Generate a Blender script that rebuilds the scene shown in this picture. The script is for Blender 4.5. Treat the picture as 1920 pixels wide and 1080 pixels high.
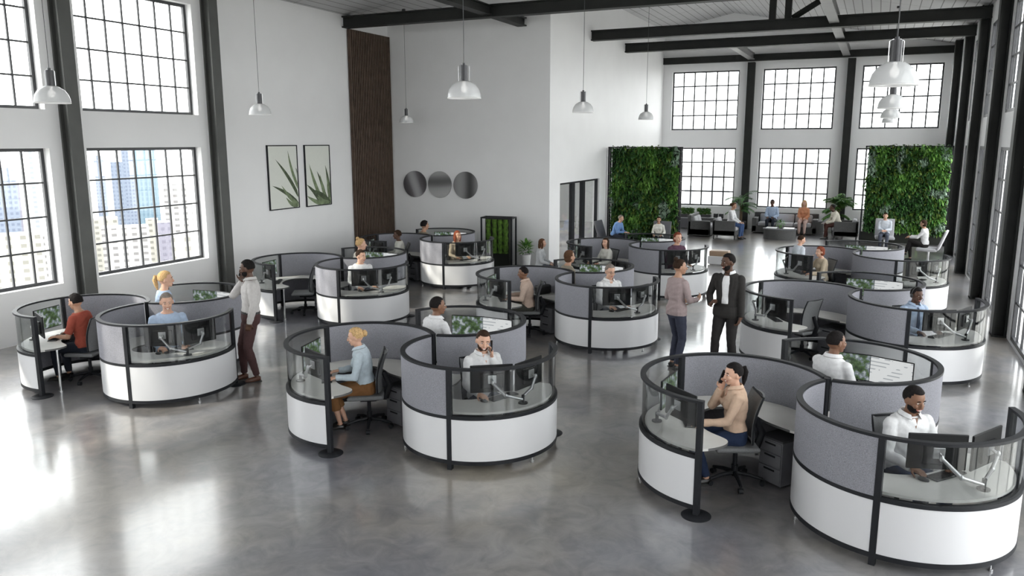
import bpy, math, random
import numpy as np
from mathutils import Vector, Matrix, noise as mnoise

PI = math.pi
SC = bpy.context.scene
for _o in list(bpy.data.objects):
    bpy.data.objects.remove(_o)
COL = SC.collection
R = math.radians

# ------------------------------------------------------------------ camera
EYE = 3.6
FPX, YAW, PITCH, ROLL = 1473.85, -0.430313, 0.1841125, -0.0013238
cam_d = bpy.data.cameras.new('camera')
cam_d.sensor_width = 36.0
cam_d.lens = FPX / 1920.0 * 36.0
cam_d.clip_end = 6000
cam_o = bpy.data.objects.new('camera', cam_d)
COL.objects.link(cam_o)
_f = Vector((math.sin(YAW) * math.cos(PITCH), math.cos(YAW) * math.cos(PITCH), -math.sin(PITCH)))
_r = Vector((math.cos(YAW), -math.sin(YAW), 0))
_u = _r.cross(_f)
_r2 = _r * math.cos(ROLL) + _u * math.sin(ROLL)
_u2 = _u * math.cos(ROLL) - _r * math.sin(ROLL)
cam_o.matrix_world = Matrix(((_r2.x, _u2.x, -_f.x, 0), (_r2.y, _u2.y, -_f.y, 0), (_r2.z, _u2.z, -_f.z, EYE), (0, 0, 0, 1)))
SC.camera = cam_o

# ------------------------------------------------------------------ sky, sun, exposure
wd = bpy.data.worlds.new('sky'); SC.world = wd; wd.use_nodes = True
wn = wd.node_tree.nodes; wl = wd.node_tree.links
bg = wn['Background']
tc = wn.new('ShaderNodeTexCoord'); sx = wn.new('ShaderNodeSeparateXYZ'); rp = wn.new('ShaderNodeValToRGB')
wl.new(tc.outputs['Generated'], sx.inputs[0]); wl.new(sx.outputs['Z'], rp.inputs[0])
rp.color_ramp.elements[0].position = 0.0; rp.color_ramp.elements[0].color = (1.0, 0.99, 0.965, 1)
rp.color_ramp.elements[1].position = 0.6; rp.color_ramp.elements[1].color = (1.0, 0.99, 0.975, 1)
wl.new(rp.outputs[0], bg.inputs[0])
bg.inputs[1].default_value = 7.4
sun_d = bpy.data.lights.new('sun', 'SUN'); sun_d.energy = 7.0; sun_d.angle = R(1.5); sun_d.color = (1.0, 0.93, 0.80)
sun_o = bpy.data.objects.new('sun', sun_d); COL.objects.link(sun_o)
sun_o.rotation_euler = Vector((0.62, 0.66, -0.62)).to_track_quat('-Z', 'Y').to_euler()
SC.view_settings.view_transform = 'Standard'
SC.view_settings.look = 'None'
SC.view_settings.exposure = 0.08
SC.view_settings.gamma = 1.0
SC.view_settings.use_curve_mapping = False
try:
    SC.cycles.transparent_max_bounces = 24
    SC.cycles.max_bounces = 9
    SC.cycles.diffuse_bounces = 5
    SC.cycles.sample_clamp_indirect = 6.0
    SC.cycles.caustics_reflective = False
    SC.cycles.caustics_refractive = False
except Exception:
    pass

# ------------------------------------------------------------------ helpers
def mat(name, col, rough=0.6, metal=0.0, var=0.06, scale=12.0, spec=0.5, bump=0.0, bscale=None, coat=0.0):
    m = bpy.data.materials.new(name); m.use_nodes = True
    n = m.node_tree.nodes; l = m.node_tree.links; b = n['Principled BSDF']
    b.inputs['Roughness'].default_value = rough; b.inputs['Metallic'].default_value = metal
    b.inputs['Specular IOR Level'].default_value = spec
    if coat: b.inputs['Coat Weight'].default_value = coat; b.inputs['Coat Roughness'].default_value = 0.08
    t = n.new('ShaderNodeTexCoord')
    z = n.new('ShaderNodeTexNoise'); z.inputs['Scale'].default_value = scale; z.inputs['Detail'].default_value = 3
    l.new(t.outputs['Object'], z.inputs['Vector'])
    r = n.new('ShaderNodeValToRGB')
    r.color_ramp.elements[0].position = 0.3; r.color_ramp.elements[1].position = 0.7
    r.color_ramp.elements[0].color = tuple(max(0, c * (1 - var)) for c in col) + (1,)
    r.color_ramp.elements[1].color = tuple(min(1, c * (1 + var)) for c in col) + (1,)
    l.new(z.outputs['Fac'], r.inputs[0]); l.new(r.outputs[0], b.inputs['Base Color'])
    if bump:
        z2 = n.new('ShaderNodeTexNoise'); z2.inputs['Scale'].default_value = bscale or scale * 4
        l.new(t.outputs['Object'], z2.inputs['Vector'])
        bu = n.new('ShaderNodeBump'); bu.inputs['Strength'].default_value = bump; bu.inputs['Distance'].default_value = 0.01
        l.new(z2.outputs['Fac'], bu.inputs['Height']); l.new(bu.outputs[0], b.inputs['Normal'])
    return m

def glass_mat(name, tint, gloss=0.06, rough=0.02):
    m = bpy.data.materials.new(name); m.use_nodes = True
    n = m.node_tree.nodes; l = m.node_tree.links
    n.remove(n['Principled BSDF'])
    tr = n.new('ShaderNodeBsdfTransparent'); tr.inputs[0].default_value = tuple(tint) + (1,)
    gl = n.new('ShaderNodeBsdfGlossy'); gl.inputs['Roughness'].default_value = rough
    lw = n.new('ShaderNodeLayerWeight'); lw.inputs[0].default_value = 0.35
    mp = n.new('ShaderNodeMapRange'); mp.inputs['To Min'].default_value = gloss; mp.inputs['To Max'].default_value = 0.55
    l.new(lw.outputs['Facing'], mp.inputs[0])
    p = n.new('ShaderNodeMath'); p.operation = 'POWER'; p.inputs[1].default_value = 2.5
    l.new(lw.outputs['Facing'], p.inputs[0]); l.new(p.outputs[0], mp.inputs[0])
    mx = n.new('ShaderNodeMixShader'); l.new(mp.outputs[0], mx.inputs[0]); l.new(tr.outputs[0], mx.inputs[1]); l.new(gl.outputs[0], mx.inputs[2])
    l.new(mx.outputs[0], n['Material Output'].inputs[0])
    return m

class MB:
    """collects shapes into one mesh"""
    def __init__(s): s.v = []; s.f = []; s.mi = []; s.k = 0
    def add(s, vs, fs, mi=None):
        b = len(s.v); s.v += [tuple(p) for p in vs]; s.f += [tuple(b + i for i in q) for q in fs]
        s.mi += [s.k if mi is None else mi] * len(fs); return s
    def box(s, c, d, rz=0.0, M=None):
        cx, cy, cz = c; a, b_, h = d[0] / 2, d[1] / 2, d[2] / 2
        vs = []
        for z in (-h, h):
            for x, y in ((-a, -b_), (a, -b_), (a, b_), (-a, b_)):
                if M is not None: p = M @ Vector((x, y, z)); vs.append((cx + p.x, cy + p.y, cz + p.z))
                else: vs.append((cx + x * math.cos(rz) - y * math.sin(rz), cy + x * math.sin(rz) + y * math.cos(rz), cz + z))
        return s.add(vs, [(0, 3, 2, 1), (4, 5, 6, 7), (0, 1, 5, 4), (1, 2, 6, 5), (2, 3, 7, 6), (3, 0, 4, 7)])
    def b2(s, x0, x1, y0, y1, z0, z1):
        return s.box(((x0 + x1) / 2, (y0 + y1) / 2, (z0 + z1) / 2), (abs(x1 - x0), abs(y1 - y0), abs(z1 - z0)))
    def rbox(s, c, d, r=0.02, rz=0.0, seg=3, M=None):
        """box with rounded edges: superellipsoid-like slices"""
        a, b_, h = d[0] / 2, d[1] / 2, d[2] / 2; r = min(r, a, b_, h)
        def ring(ix, z):
            out = []
            for (sx_, sy_, a0) in ((1, 1, 0), (-1, 1, PI / 2), (-1, -1, PI), (1, -1, 1.5 * PI)):
                for k in range(seg + 1):
                    t = a0 + k / seg * PI / 2
                    out.append((sx_ * (a - r) + (r - ix) * math.cos(t), sy_ * (b_ - r) + (r - ix) * math.sin(t), z))
            return out
        rings = []
        for k in range(seg + 1):
            t = k / seg * PI / 2; rings.append(ring(r * (1 - math.sin(t)), -h + r * (1 - math.cos(t))))
        for k in range(seg, -1, -1):
            t = k / seg * PI / 2; rings.append(ring(r * (1 - math.sin(t)), h - r * (1 - math.cos(t))))
        vs = []
        for rg in rings:
            for p in rg:
                q = Vector(p)
                if M is not None: q = M @ q
                else: q = Vector((q.x * math.cos(rz) - q.y * math.sin(rz), q.x * math.sin(rz) + q.y * math.cos(rz), q.z))
                vs.append((c[0] + q.x, c[1] + q.y, c[2] + q.z))
        n = len(rings[0]); fs = []
        for i in range(len(rings) - 1):
            for j in range(n):
                fs.append((i * n + j, i * n + (j + 1) % n, (i + 1) * n + (j + 1) % n, (i + 1) * n + j))
        fs.append(tuple(range(n - 1, -1, -1))); fs.append(tuple((len(rings) - 1) * n + j for j in range(n)))
        return s.add(vs, fs)
    def tube(s, pts, rad, n=10, cap=True, flat=1.0):
        pts = [Vector(p) for p in pts]; rr = rad if isinstance(rad, (list, tuple)) else [rad] * len(pts)
        vs = []; fs = []; prev = None
        for i, p in enumerate(pts):
            t = (pts[min(i + 1, len(pts) - 1)] - pts[max(i - 1, 0)])
            if t.length < 1e-9: t = Vector((0, 0, 1))
            t.normalize()
            if prev is None:
                a = t.cross(Vector((0, 0, 1)) if abs(t.z) < 0.9 else Vector((1, 0, 0))).normalized()
            else:
                a = (prev - t * prev.dot(t)).normalized()
            prev = a; b_ = t.cross(a)
            for k in range(n):
                w = 2 * PI * k / n
                vs.append(p + a * math.cos(w) * rr[i] + b_ * math.sin(w) * rr[i] * flat)
        for i in range(len(pts) - 1):
            for k in range(n):
                fs.append((i * n + k, i * n + (k + 1) % n, (i + 1) * n + (k + 1) % n, (i + 1) * n + k))
        if cap: fs.append(tuple(range(n - 1, -1, -1))); fs.append(tuple((len(pts) - 1) * n + k for k in range(n)))
        return s.add(vs, fs)
    def cyl(s, c, r, z0, z1, n=24, r2=None):
        return s.tube([(c[0], c[1], z0), (c[0], c[1], z1)], [r, r if r2 is None else r2], n)
    def lathe(s, c, prof, n=32):
        vs = []; fs = []
        for r_, z in prof:
            for k in range(n):
                w = 2 * PI * k / n; vs.append((c[0] + r_ * math.cos(w), c[1] + r_ * math.sin(w), c[2] + z))
        for i in range(len(prof) - 1):
            for k in range(n):
                fs.append((i * n + k, i * n + (k + 1) % n, (i + 1) * n + (k + 1) % n, (i + 1) * n + k))
        return s.add(vs, fs)
    def ell(s, c, r, M=None, nu=16, nv=10):
        vs = []; fs = []
        for i in range(nv + 1):
            ph = PI * i / nv
            for k in range(nu):
                th = 2 * PI * k / nu
                p = Vector((r[0] * math.sin(ph) * math.cos(th), r[1] * math.sin(ph) * math.sin(th), r[2] * math.cos(ph)))
                if M is not None: p = M @ p
                vs.append((c[0] + p.x, c[1] + p.y, c[2] + p.z))
        for i in range(nv):
            for k in range(nu):
                fs.append((i * nu + k, (i + 1) * nu + k, (i + 1) * nu + (k + 1) % nu, i * nu + (k + 1) % nu))
        return s.add(vs, fs)
    def arcwall(s, r0, r1, a0, a1, z0, z1, n=40, c=(0, 0)):
        vs = []; fs = []
        for i in range(n + 1):
            a = a0 + (a1 - a0) * i / n
            for r_, z in ((r0, z0), (r1, z0), (r1, z1), (r0, z1)):
                vs.append((c[0] + r_ * math.cos(a), c[1] + r_ * math.sin(a), z))
        for i in range(n):
            for k in range(4):
                fs.append((i * 4 + k, i * 4 + (k + 1) % 4, (i + 1) * 4 + (k + 1) % 4, (i + 1) * 4 + k))
        fs.append((3, 2, 1, 0)); fs.append((n * 4, n * 4 + 1, n * 4 + 2, n * 4 + 3))
        return s.add(vs, fs)
    def prism(s, poly, z0, z1):
        n = len(poly); vs = [(p[0], p[1], z0) for p in poly] + [(p[0], p[1], z1) for p in poly]
        fs = [tuple(range(n - 1, -1, -1)), tuple(range(n, 2 * n))] + [(i, (i + 1) % n, n + (i + 1) % n, n + i) for i in range(n)]
        return s.add(vs, fs)
    def mesh(s, name, mats, smooth=False):
        me = bpy.data.meshes.new(name)
        me.from_pydata(s.v, [], s.f)
        for m in (mats if isinstance(mats, (list, tuple)) else [mats]): me.materials.append(m)
        if len(me.materials) > 1: me.polygons.foreach_set('material_index', s.mi)
        if smooth:
            me.polygons.foreach_set('use_smooth', [True] * len(me.polygons))
            if smooth != 'all':
                try: me.set_sharp_from_angle(angle=R(38))
                except Exception: pass
        me.update(); return me
    def build(s, name, mats, parent=None, smooth=False):
        return link(name, s.mesh(name, mats, smooth), parent)

def link(name, me, parent=None):
    o = bpy.data.objects.new(name, me); COL.objects.link(o)
    if parent is not None: o.parent = parent
    return o

def empty(name, loc=(0, 0, 0), rz=0.0):
    o = bpy.data.objects.new(name, None); COL.objects.link(o); o.location = loc; o.rotation_euler = (0, 0, rz)
    o.empty_display_size = 0.1; return o

def tag(o, label=None, cat=None, group=None, kind=None):
    if label: o['label'] = label
    if cat: o['category'] = cat
    if group: o['group'] = group
    if kind: o['kind'] = kind
    return o

def kids(o): return list(o.children)
def copy_tree(o, parent=None):
    c = o.copy(); COL.objects.link(c)
    if parent is not None: c.parent = parent
    for ch in kids(o): copy_tree(ch, c)
    return c

# ------------------------------------------------------------------ materials
M = {}
M['wall'] = mat('painted_wall', (0.85, 0.85, 0.855), 0.55, var=0.015, scale=1.5)
M['steel'] = mat('dark_steel', (0.020, 0.021, 0.020), 0.55, 0.0, var=0.15, scale=3, spec=0.25)
M['column'] = mat('column_steel_lit', (0.075, 0.077, 0.073), 0.5, 0.0, var=0.1, scale=3)  # sun and sky light on the left columns is put into this paler grey
M['purlin'] = mat('purlin_steel_lit', (0.16, 0.16, 0.16), 0.45, var=0.1, scale=3)  # dark steel; light reflected from below is put into the grey
M['mullion'] = mat('window_mullion_black', (0.035, 0.036, 0.04), 0.4, var=0.1)
M['glass'] = glass_mat('window_glass', (0.95, 0.97, 0.98), 0.04)
M['podglass'] = glass_mat('smoked_glass', (0.81, 0.82, 0.82), 0.03, 0.03)
M['black'] = mat('black_powder_coat', (0.014, 0.015, 0.018), 0.5, var=0.1, spec=0.25)
M['white'] = mat('white_laminate', (0.68, 0.68, 0.695), 0.28, var=0.01, scale=2)
M['fabric'] = mat('grey_felt', (0.27, 0.27, 0.30), 0.95, var=0.28, scale=150, spec=0.15, bump=0.25, bscale=220)
M['desk'] = mat('desk_laminate', (0.72, 0.71, 0.68), 0.4, var=0.03, scale=6)
M['deskedge'] = mat('desk_edge_grey', (0.12, 0.12, 0.12), 0.5)
M['chrome'] = mat('brushed_metal', (0.55, 0.55, 0.56), 0.28, 1.0, var=0.05)
M['dgrey'] = mat('dark_plastic', (0.03, 0.03, 0.032), 0.45)
M['screenback'] = mat('monitor_back', (0.012, 0.012, 0.013), 0.5, spec=0.25)
M['chairfab'] = mat('chair_fabric_grey', (0.20, 0.205, 0.21), 0.9, var=0.15, scale=120, spec=0.2, bump=0.2, bscale=160)
M['cabinet'] = mat('cabinet_grey', (0.17, 0.17, 0.185), 0.45, var=0.03)
M['cabinetd'] = mat('cabinet_dark', (0.06, 0.06, 0.065), 0.5)
M['sofa'] = mat('sofa_wicker_dark', (0.085, 0.085, 0.085), 0.8, var=0.25, scale=60, bump=0.5, bscale=80)
M['cushion'] = mat('cushion_grey', (0.40, 0.40, 0.42), 0.9, var=0.06, scale=40)
M['cushiond'] = mat('cushion_charcoal', (0.12, 0.12, 0.13), 0.9, var=0.06, scale=40)
M['pot'] = mat('planter_dark', (0.04, 0.04, 0.042), 0.5)
M['whitepot'] = mat('pot_white', (0.75, 0.75, 0.75), 0.4)
M['tan'] = mat('tan_leather', (0.36, 0.25, 0.17), 0.5)
M['trunk'] = mat('palm_trunk', (0.12, 0.085, 0.05), 0.9, var=0.3, scale=30)
M['soil'] = mat('planter_soil_black', (0.012, 0.014, 0.010), 0.9)
LEAF = [mat('leaf_dark', (0.026, 0.085, 0.020), 0.5, var=0.4, scale=4), mat('leaf_mid', (0.060, 0.175, 0.032), 0.5, var=0.35, scale=4),
        mat('leaf_bright', (0.14, 0.30, 0.05), 0.5, var=0.3, scale=4), mat('leaf_silver', (0.26, 0.36, 0.27), 0.5, var=0.25, scale=4),
        mat('leaf_olive', (0.11, 0.17, 0.025), 0.5, var=0.3, scale=4)]

def floor_mat():
    m = bpy.data.materials.new('polished_concrete'); m.use_nodes = True
    n = m.node_tree.nodes; l = m.node_tree.links; b = n['Principled BSDF']
    t = n.new('ShaderNodeTexCoord')
    z1 = n.new('ShaderNodeTexNoise'); z1.inputs['Scale'].default_value = 0.45; z1.inputs['Detail'].default_value = 6; z1.inputs['Roughness'].default_value = 0.6; z1.inputs['Distortion'].default_value = 0.6
    z2 = n.new('ShaderNodeTexNoise'); z2.inputs['Scale'].default_value = 3.2; z2.inputs['Detail'].default_value = 8; z2.inputs['Roughness'].default_value = 0.65; z2.inputs['Distortion'].default_value = 1.2
    z3 = n.new('ShaderNodeTexNoise'); z3.inputs['Scale'].default_value = 0.33; z3.inputs['Detail'].default_value = 5
    for z in (z1, z2, z3): l.new(t.outputs['Object'], z.inputs['Vector'])
    mx = n.new('ShaderNodeMix'); mx.data_type = 'FLOAT'; mx.inputs[0].default_value = 0.45
    l.new(z1.outputs['Fac'], mx.inputs[2]); l.new(z2.outputs['Fac'], mx.inputs[3])
    r = n.new('ShaderNodeValToRGB'); e = r.color_ramp.elements
    e[0].position = 0.36; e[0].color = (0.100, 0.101, 0.115, 1); e[1].position = 0.62; e[1].color = (0.272, 0.266, 0.262, 1)
    l.new(mx.outputs[0], r.inputs[0])
    r3 = n.new('ShaderNodeValToRGB'); e = r3.color_ramp.elements
    e[0].position = 0.40; e[0].color = (0.95, 0.96, 1.04, 1); e[1].position = 0.62; e[1].color = (1.10, 1.0, 0.84, 1)
    l.new(z3.outputs['Fac'], r3.inputs[0])
    mm = n.new('ShaderNodeMix'); mm.data_type = 'RGBA'; mm.blend_type = 'MULTIPLY'; mm.inputs[0].default_value = 1
    l.new(r.outputs[0], mm.inputs[6]); l.new(r3.outputs[0], mm.inputs[7]); l.new(mm.outputs[2], b.inputs['Base Color'])
    rr = n.new('ShaderNodeMapRange'); rr.inputs['To Min'].default_value = 0.30; rr.inputs['To Max'].default_value = 0.42
    b.inputs['Coat Weight'].default_value = 1.0; b.inputs['Coat Roughness'].default_value = 0.13; b.inputs['Coat IOR'].default_value = 1.6
    l.new(z2.outputs['Fac'], rr.inputs[0]); l.new(rr.outputs[0], b.inputs['Roughness'])
    b.inputs['IOR'].default_value = 1.65
    bu = n.new('ShaderNodeBump'); bu.inputs['Strength'].default_value = 0.035; bu.inputs['Distance'].default_value = 0.01
    l.new(z2.outputs['Fac'], bu.inputs['Height']); l.new(bu.outputs[0], b.inputs['Normal'])
    return m

def ceil_mat():
    m = bpy.data.materials.new('painted_board_ceiling'); m.use_nodes = True
    n = m.node_tree.nodes; l = m.node_tree.links; b = n['Principled BSDF']
    t = n.new('ShaderNodeTexCoord'); s_ = n.new('ShaderNodeSeparateXYZ'); l.new(t.outputs['Object'], s_.inputs[0])
    def line(sock, per, w):
        a = n.new('ShaderNodeMath'); a.operation = 'DIVIDE'; a.inputs[1].default_value = per; l.new(sock, a.inputs[0])
        f = n.new('ShaderNodeMath'); f.operation = 'FRACT'; l.new(a.outputs[0], f.inputs[0])
        g = n.new('ShaderNodeMath'); g.operation = 'LESS_THAN'; g.inputs[1].default_value = w; l.new(f.outputs[0], g.inputs[0]); return g
    g1 = line(s_.outputs['X'], 0.26, 0.09); g2 = line(s_.outputs['Y'], 2.4, 0.008)
    mx = n.new('ShaderNodeMath'); mx.operation = 'MAXIMUM'; l.new(g1.outputs[0], mx.inputs[0]); l.new(g2.outputs[0], mx.inputs[1])
    c = n.new('ShaderNodeMix'); c.data_type = 'RGBA'; c.inputs[6].default_value = (0.55, 0.55, 0.56, 1); c.inputs[7].default_value = (0.18, 0.18, 0.18, 1)
    l.new(mx.outputs[0], c.inputs[0]); l.new(c.outputs[2], b.inputs['Base Color']); b.inputs['Roughness'].default_value = 0.7
    return m
M['floor'] = floor_mat(); M['ceiling'] = ceil_mat()
# ------------------------------------------------------------------ the room
XL, XR, YB, YC, XS, YF = -13.85, 2.43, 34.0, 21.1, -8.5, -3.0
XRIDGE, ZE, SLOPE = (XL + XR) / 2, 7.08, 0.20
def zc(x): return ZE + SLOPE * (min(x - XL, XR - x))

def wall_grid(mb, axis, pos, th, a0, a1, z0, top, holes):
    """wall slab with rectangular openings; axis 'x': plane x=pos running along y; top is a function of a"""
    As = sorted(set([a0, a1] + [h[0] for h in holes] + [h[1] for h in holes] + ([XRIDGE] if axis == 'y' and a0 < XRIDGE < a1 else [])))
    for i in range(len(As) - 1):
        u, v = As[i], As[i + 1]; hs = sorted([h for h in holes if h[0] < (u + v) / 2 < h[1]], key=lambda h: h[2])
        z = z0; segs = []
        for h in hs: segs.append((z, h[2])); z = h[3]
        segs.append((z, None))
        for s0, s1 in segs:
            ta, tb = (top(u), top(v)) if s1 is None else (s1, s1)
            p0, p1 = sorted((pos, pos + th)) 
            if axis == 'x':
                vs = [(p0, u, s0), (p1, u, s0), (p1, v, s0), (p0, v, s0), (p0, u, ta), (p1, u, ta), (p1, v, tb), (p0, v, tb)]
            else:
                vs = [(u, p0, s0), (v, p0, s0), (v, p1, s0), (u, p1, s0), (u, p0, ta), (v, p0, tb), (v, p1, tb), (u, p1, ta)]
            if s0 >= (ta + tb) / 2 - 1e-6: continue
            mb.add(vs, [(0, 3, 2, 1), (4, 5, 6, 7), (0, 1, 5, 4), (1, 2, 6, 5), (2, 3, 7, 6), (3, 0, 4, 7)])

def struct(name, mb, m, parent=None, smooth=False):
    o = mb.build(name, m, parent, smooth)
    if parent is None: tag(o, kind='structure')
    return o

b = MB(); b.b2(XL - 0.45, XR + 0.3, YF, YB + 0.3, -0.25, 0.0); struct('floor', b, M['floor'])

LB = [-0.31, 3.31, 6.93, 10.55]            # left window bays
holesL = [(y, y + 2.86, 0.97, 3.49) for y in LB] + [(y, y + 2.86, 4.19, 6.55) for y in LB] + [(26.0, 31.0, 0.9, 3.3)]  # last opening: window added to light the meeting room
b = MB(); wall_grid(b, 'x', XL, -0.40, YF, YB, 0, lambda a: ZE, holesL); struct('wall_left', b, M['wall'])
RBAY = [16.75 + 3.93 * k for k in range(-5, 5)]      # front faces of the right-hand columns
RW = [(c + 0.62, c + 3.55) for c in RBAY if c + 3.6 < YB]
holesR = [(a, c, 0.06, 3.47) for a, c in RW] + [(a, c, 4.2, 6.55) for a, c in RW]
b = MB(); wall_grid(b, 'x', XR, 0.12, YF, YB, 0, lambda a: ZE, holesR); struct('wall_right', b, M['wall'])
BW = [(-8.12, -5.37), (-4.44, -1.70), (-0.76, 2.01)]
holesB = [(a, c, 0.90, 3.33) for a, c in BW] + [(a, c, 4.07, 6.47) for a, c in BW]
b = MB(); wall_grid(b, 'y', YB, 0.35, XL, XR, 0, zc, holesB); struct('wall_back', b, M['wall'])
b = MB(); wall_grid(b, 'y', YC, 0.25, XL, XS, 0, zc, []); struct('wall_centre', b, M['wall'])
b = MB(); wall_grid(b, 'x', XS, -0.22, YC + 0.25, YB, 0, lambda a: zc(XS), [(21.94, 25.63, -0.1, 2.38)]); struct('wall_inner', b, M['wall'])
b = MB()
for x0, x1 in ((XL - 0.45, XRIDGE), (XRIDGE, XR + 0.3)):
    z0 = zc(max(x0, XL)) - (SLOPE * 0.45 if x0 < XL else 0); z1 = zc(min(x1, XR)) - (SLOPE * 0.3 if x1 > XR else 0)
    vs = [(x0, YF, z0), (x1, YF, z1), (x1, YB + 0.3, z1), (x0, YB + 0.3, z0)]
    vs += [(p[0], p[1], p[2] + 0.15) for p in vs]
    b.add(vs, [(0, 1, 2, 3), (7, 6, 5, 4), (0, 4, 5, 1), (1, 5, 6, 2), (2, 6, 7, 3), (3, 7, 4, 0)])
struct('ceiling', b, M['ceiling'])

# windows: frame + bars, pane
WN = [0]
def window(axis, pos, a0, a1, z0, z1, nc, nr, fr=0.06, bar=0.032, portal=True, inward=1):
    WN[0] += 1
    def bx(mb, u0, u1, s0, s1, t):
        if axis == 'x': mb.b2(pos - t / 2, pos + t / 2, u0, u1, s0, s1)
        else: mb.b2(u0, u1, pos - t / 2, pos + t / 2, s0, s1)
    f = MB()
    bx(f, a0, a0 + fr, z0, z1, 0.06); bx(f, a1 - fr, a1, z0, z1, 0.06); bx(f, a0 + fr, a1 - fr, z0, z0 + fr, 0.06); bx(f, a0 + fr, a1 - fr, z1 - fr, z1, 0.06)
    w = tag(f.build('window_%d' % WN[0], M['mullion']), kind='structure')
    g = MB()
    for k in range(1, nc): u = a0 + (a1 - a0) * k / nc; bx(g, u - bar / 2, u + bar / 2, z0 + fr, z1 - fr, 0.035)
    for k in range(1, nr): u = z0 + (z1 - z0) * k / nr; bx(g, a0 + fr, a1 - fr, u - bar / 2, u + bar / 2, 0.03)
    g.build('glazing_bars', M['mullion'], w)
    p = MB(); bx(p, a0 + fr / 2, a1 - fr / 2, z0 + fr / 2, z1 - fr / 2, 0.006); p.build('pane', M['glass'], w)
    if portal:
        ld = bpy.data.lights.new('daylight_portal', 'AREA'); ld.shape = 'RECTANGLE'
        ld.size = (a1 - a0); ld.size_y = (z1 - z0); ld.cycles.is_portal = True
        lo = bpy.data.objects.new('daylight_portal', ld); COL.objects.link(lo)
        c = (a0 + a1) / 2, (z0 + z1) / 2
        if axis == 'x':
            lo.location = (pos, c[0], c[1]); lo.rotation_euler = Vector((inward, 0, 0)).to_track_quat('-Z', 'Y').to_euler()
        else:
            lo.location = (c[0], pos, c[1]); lo.rotation_euler = Vector((0, inward, 0)).to_track_quat('-Z', 'Y').to_euler()
for y in LB:
    window('x', XL - 0.20, y, y + 2.86, 0.97, 3.49, 7, 4, inward=1)
    window('x', XL - 0.20, y, y + 2.86, 4.19, 6.55, 7, 4, inward=1)
for a, c in BW:
    window('y', YB + 0.15, a, c, 0.90, 3.33, 6, 4, 0.06, 0.054, inward=-1)
    window('y', YB + 0.15, a, c, 4.07, 6.47, 6, 4, 0.06, 0.054, inward=-1)
for a, c in RW:
    window('x', XR + 0.04, a, c, 0.06, 3.47, 6, 5, 0.07, 0.04, inward=-1)
    window('x', XR + 0.04, a, c, 4.2, 6.55, 6, 4, 0.07, 0.04, inward=-1)
window('x', XL - 0.2, 26.0, 31.0, 0.9, 3.3, 8, 4, inward=1)  # unseen window, added to bring daylight into the meeting room
# unseen front wall and windows, added behind the camera to balance the light
FW = [(-12.9, -10.1), (-8.6, -5.8)]
holesF = [(a, c, 0.9, 3.4) for a, c in FW] + [(a, c, 4.2, 6.5) for a, c in FW]
b = MB(); wall_grid(b, 'y', YF, -0.3, XL, XR, 0, zc, holesF); struct('added_wall_front', b, M['wall'])
for a, c in FW:
    window('y', YF - 0.15, a, c, 0.9, 3.4, 6, 4, 0.06, 0.054, inward=1)
    window('y', YF - 0.15, a, c, 4.2, 6.5, 6, 4, 0.06, 0.054, inward=1)

# sliding glass door in the inner wall
d = MB()
for (y0, y1, z0, z1) in ((21.94, 22.0, 0, 2.38), (25.57, 25.63, 0, 2.38), (22.0, 25.57, 2.32, 2.38), (23.15, 23.40, 0, 2.32), (24.1, 24.36, 0, 2.32)):
    d.b2(XS - 0.16, XS - 0.06, y0, y1, z0, z1)
dr = tag(d.build('door_1', M['black']), kind='structure')
p = MB(); p.b2(XS - 0.115, XS - 0.105, 22.0, 25.57, 0.02, 2.32); p.build('door_glass', M['glass'], dr)
h = MB(); h.tube([(XS - 0.02, 23.5, 0.9), (XS - 0.02, 23.5, 1.3)], 0.012); h.b2(XS - 0.11, XS - 0.02, 23.495, 23.505, 0.93, 0.95); h.b2(XS - 0.11, XS - 0.02, 23.495, 23.505, 1.25, 1.27); h.build('door_handle', M['chrome'], dr)

# slatted timber panel
M['slat'] = mat('walnut_slats', (0.085, 0.056, 0.040), 0.6, var=0.25, scale=6)
s = MB(); s.b2(XL + 0.025, XL + 0.05, 19.02, YC - 0.02, 0, 6.72)
y = 19.04
while y < YC - 0.06:
    s.b2(XL + 0.05, XL + 0.11, y, y + 0.045, 0, 6.72); y += 0.085
tag(s.build('slatted_panel', M['slat']), 'tall dark brown timber slat panel on left wall beside three round pictures', 'wall panel')

# columns
def ibeam_col(x0, x1, y0, y1, z1, label, flange='x', m='column'):
    c = MB()
    if flange == 'x':      # flanges parallel to the wall plane x = const
        c.b2(x0, x0 + 0.04, y0, y1, 0, z1); c.b2(x1 - 0.04, x1, y0, y1, 0, z1); c.b2(x0 + 0.04, x1 - 0.04, (y0 + y1) / 2 - 0.06, (y0 + y1) / 2 + 0.06, 0, z1)
    else:
        c.b2(x0, x1, y0, y0 + 0.04, 0, z1); c.b2(x0, x1, y1 - 0.04, y1, 0, z1); c.b2((x0 + x1) / 2 - 0.06, (x0 + x1) / 2 + 0.06, y0 + 0.04, y1 - 0.04, 0, z1)
    o = c.build('steel_column', M[m]); tag(o, label, 'column', 'steel columns along the walls')
    p_ = MB(); p_.b2(x0 - 0.0, x1, y0 - 0.03, y1 + 0.03, 0, 0.03); p_.build('base_plate', M[m], o)
    return o
names_l = ['grey steel column at the front end of the left window wall', 'grey steel column between the first two left windows nearest the camera', 'grey steel column between the two leftmost tall windows in view', 'grey steel column between left windows and the two leaf prints']
for k, y in enumerate((2.81, 6.43, 10.05, 13.67)):
    ibeam_col(XL, XL + 0.25, y, y + 0.26, ZE, names_l[k])
names_b = ['dark steel column on back wall behind the tall palm', 'dark steel column on back wall between middle and right windows']
for k, x in enumerate((-5.03, -1.30)):
    ibeam_col(x, x + 0.28, YB - 0.25, YB, 6.73, names_b[k], 'y', 'steel')
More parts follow.
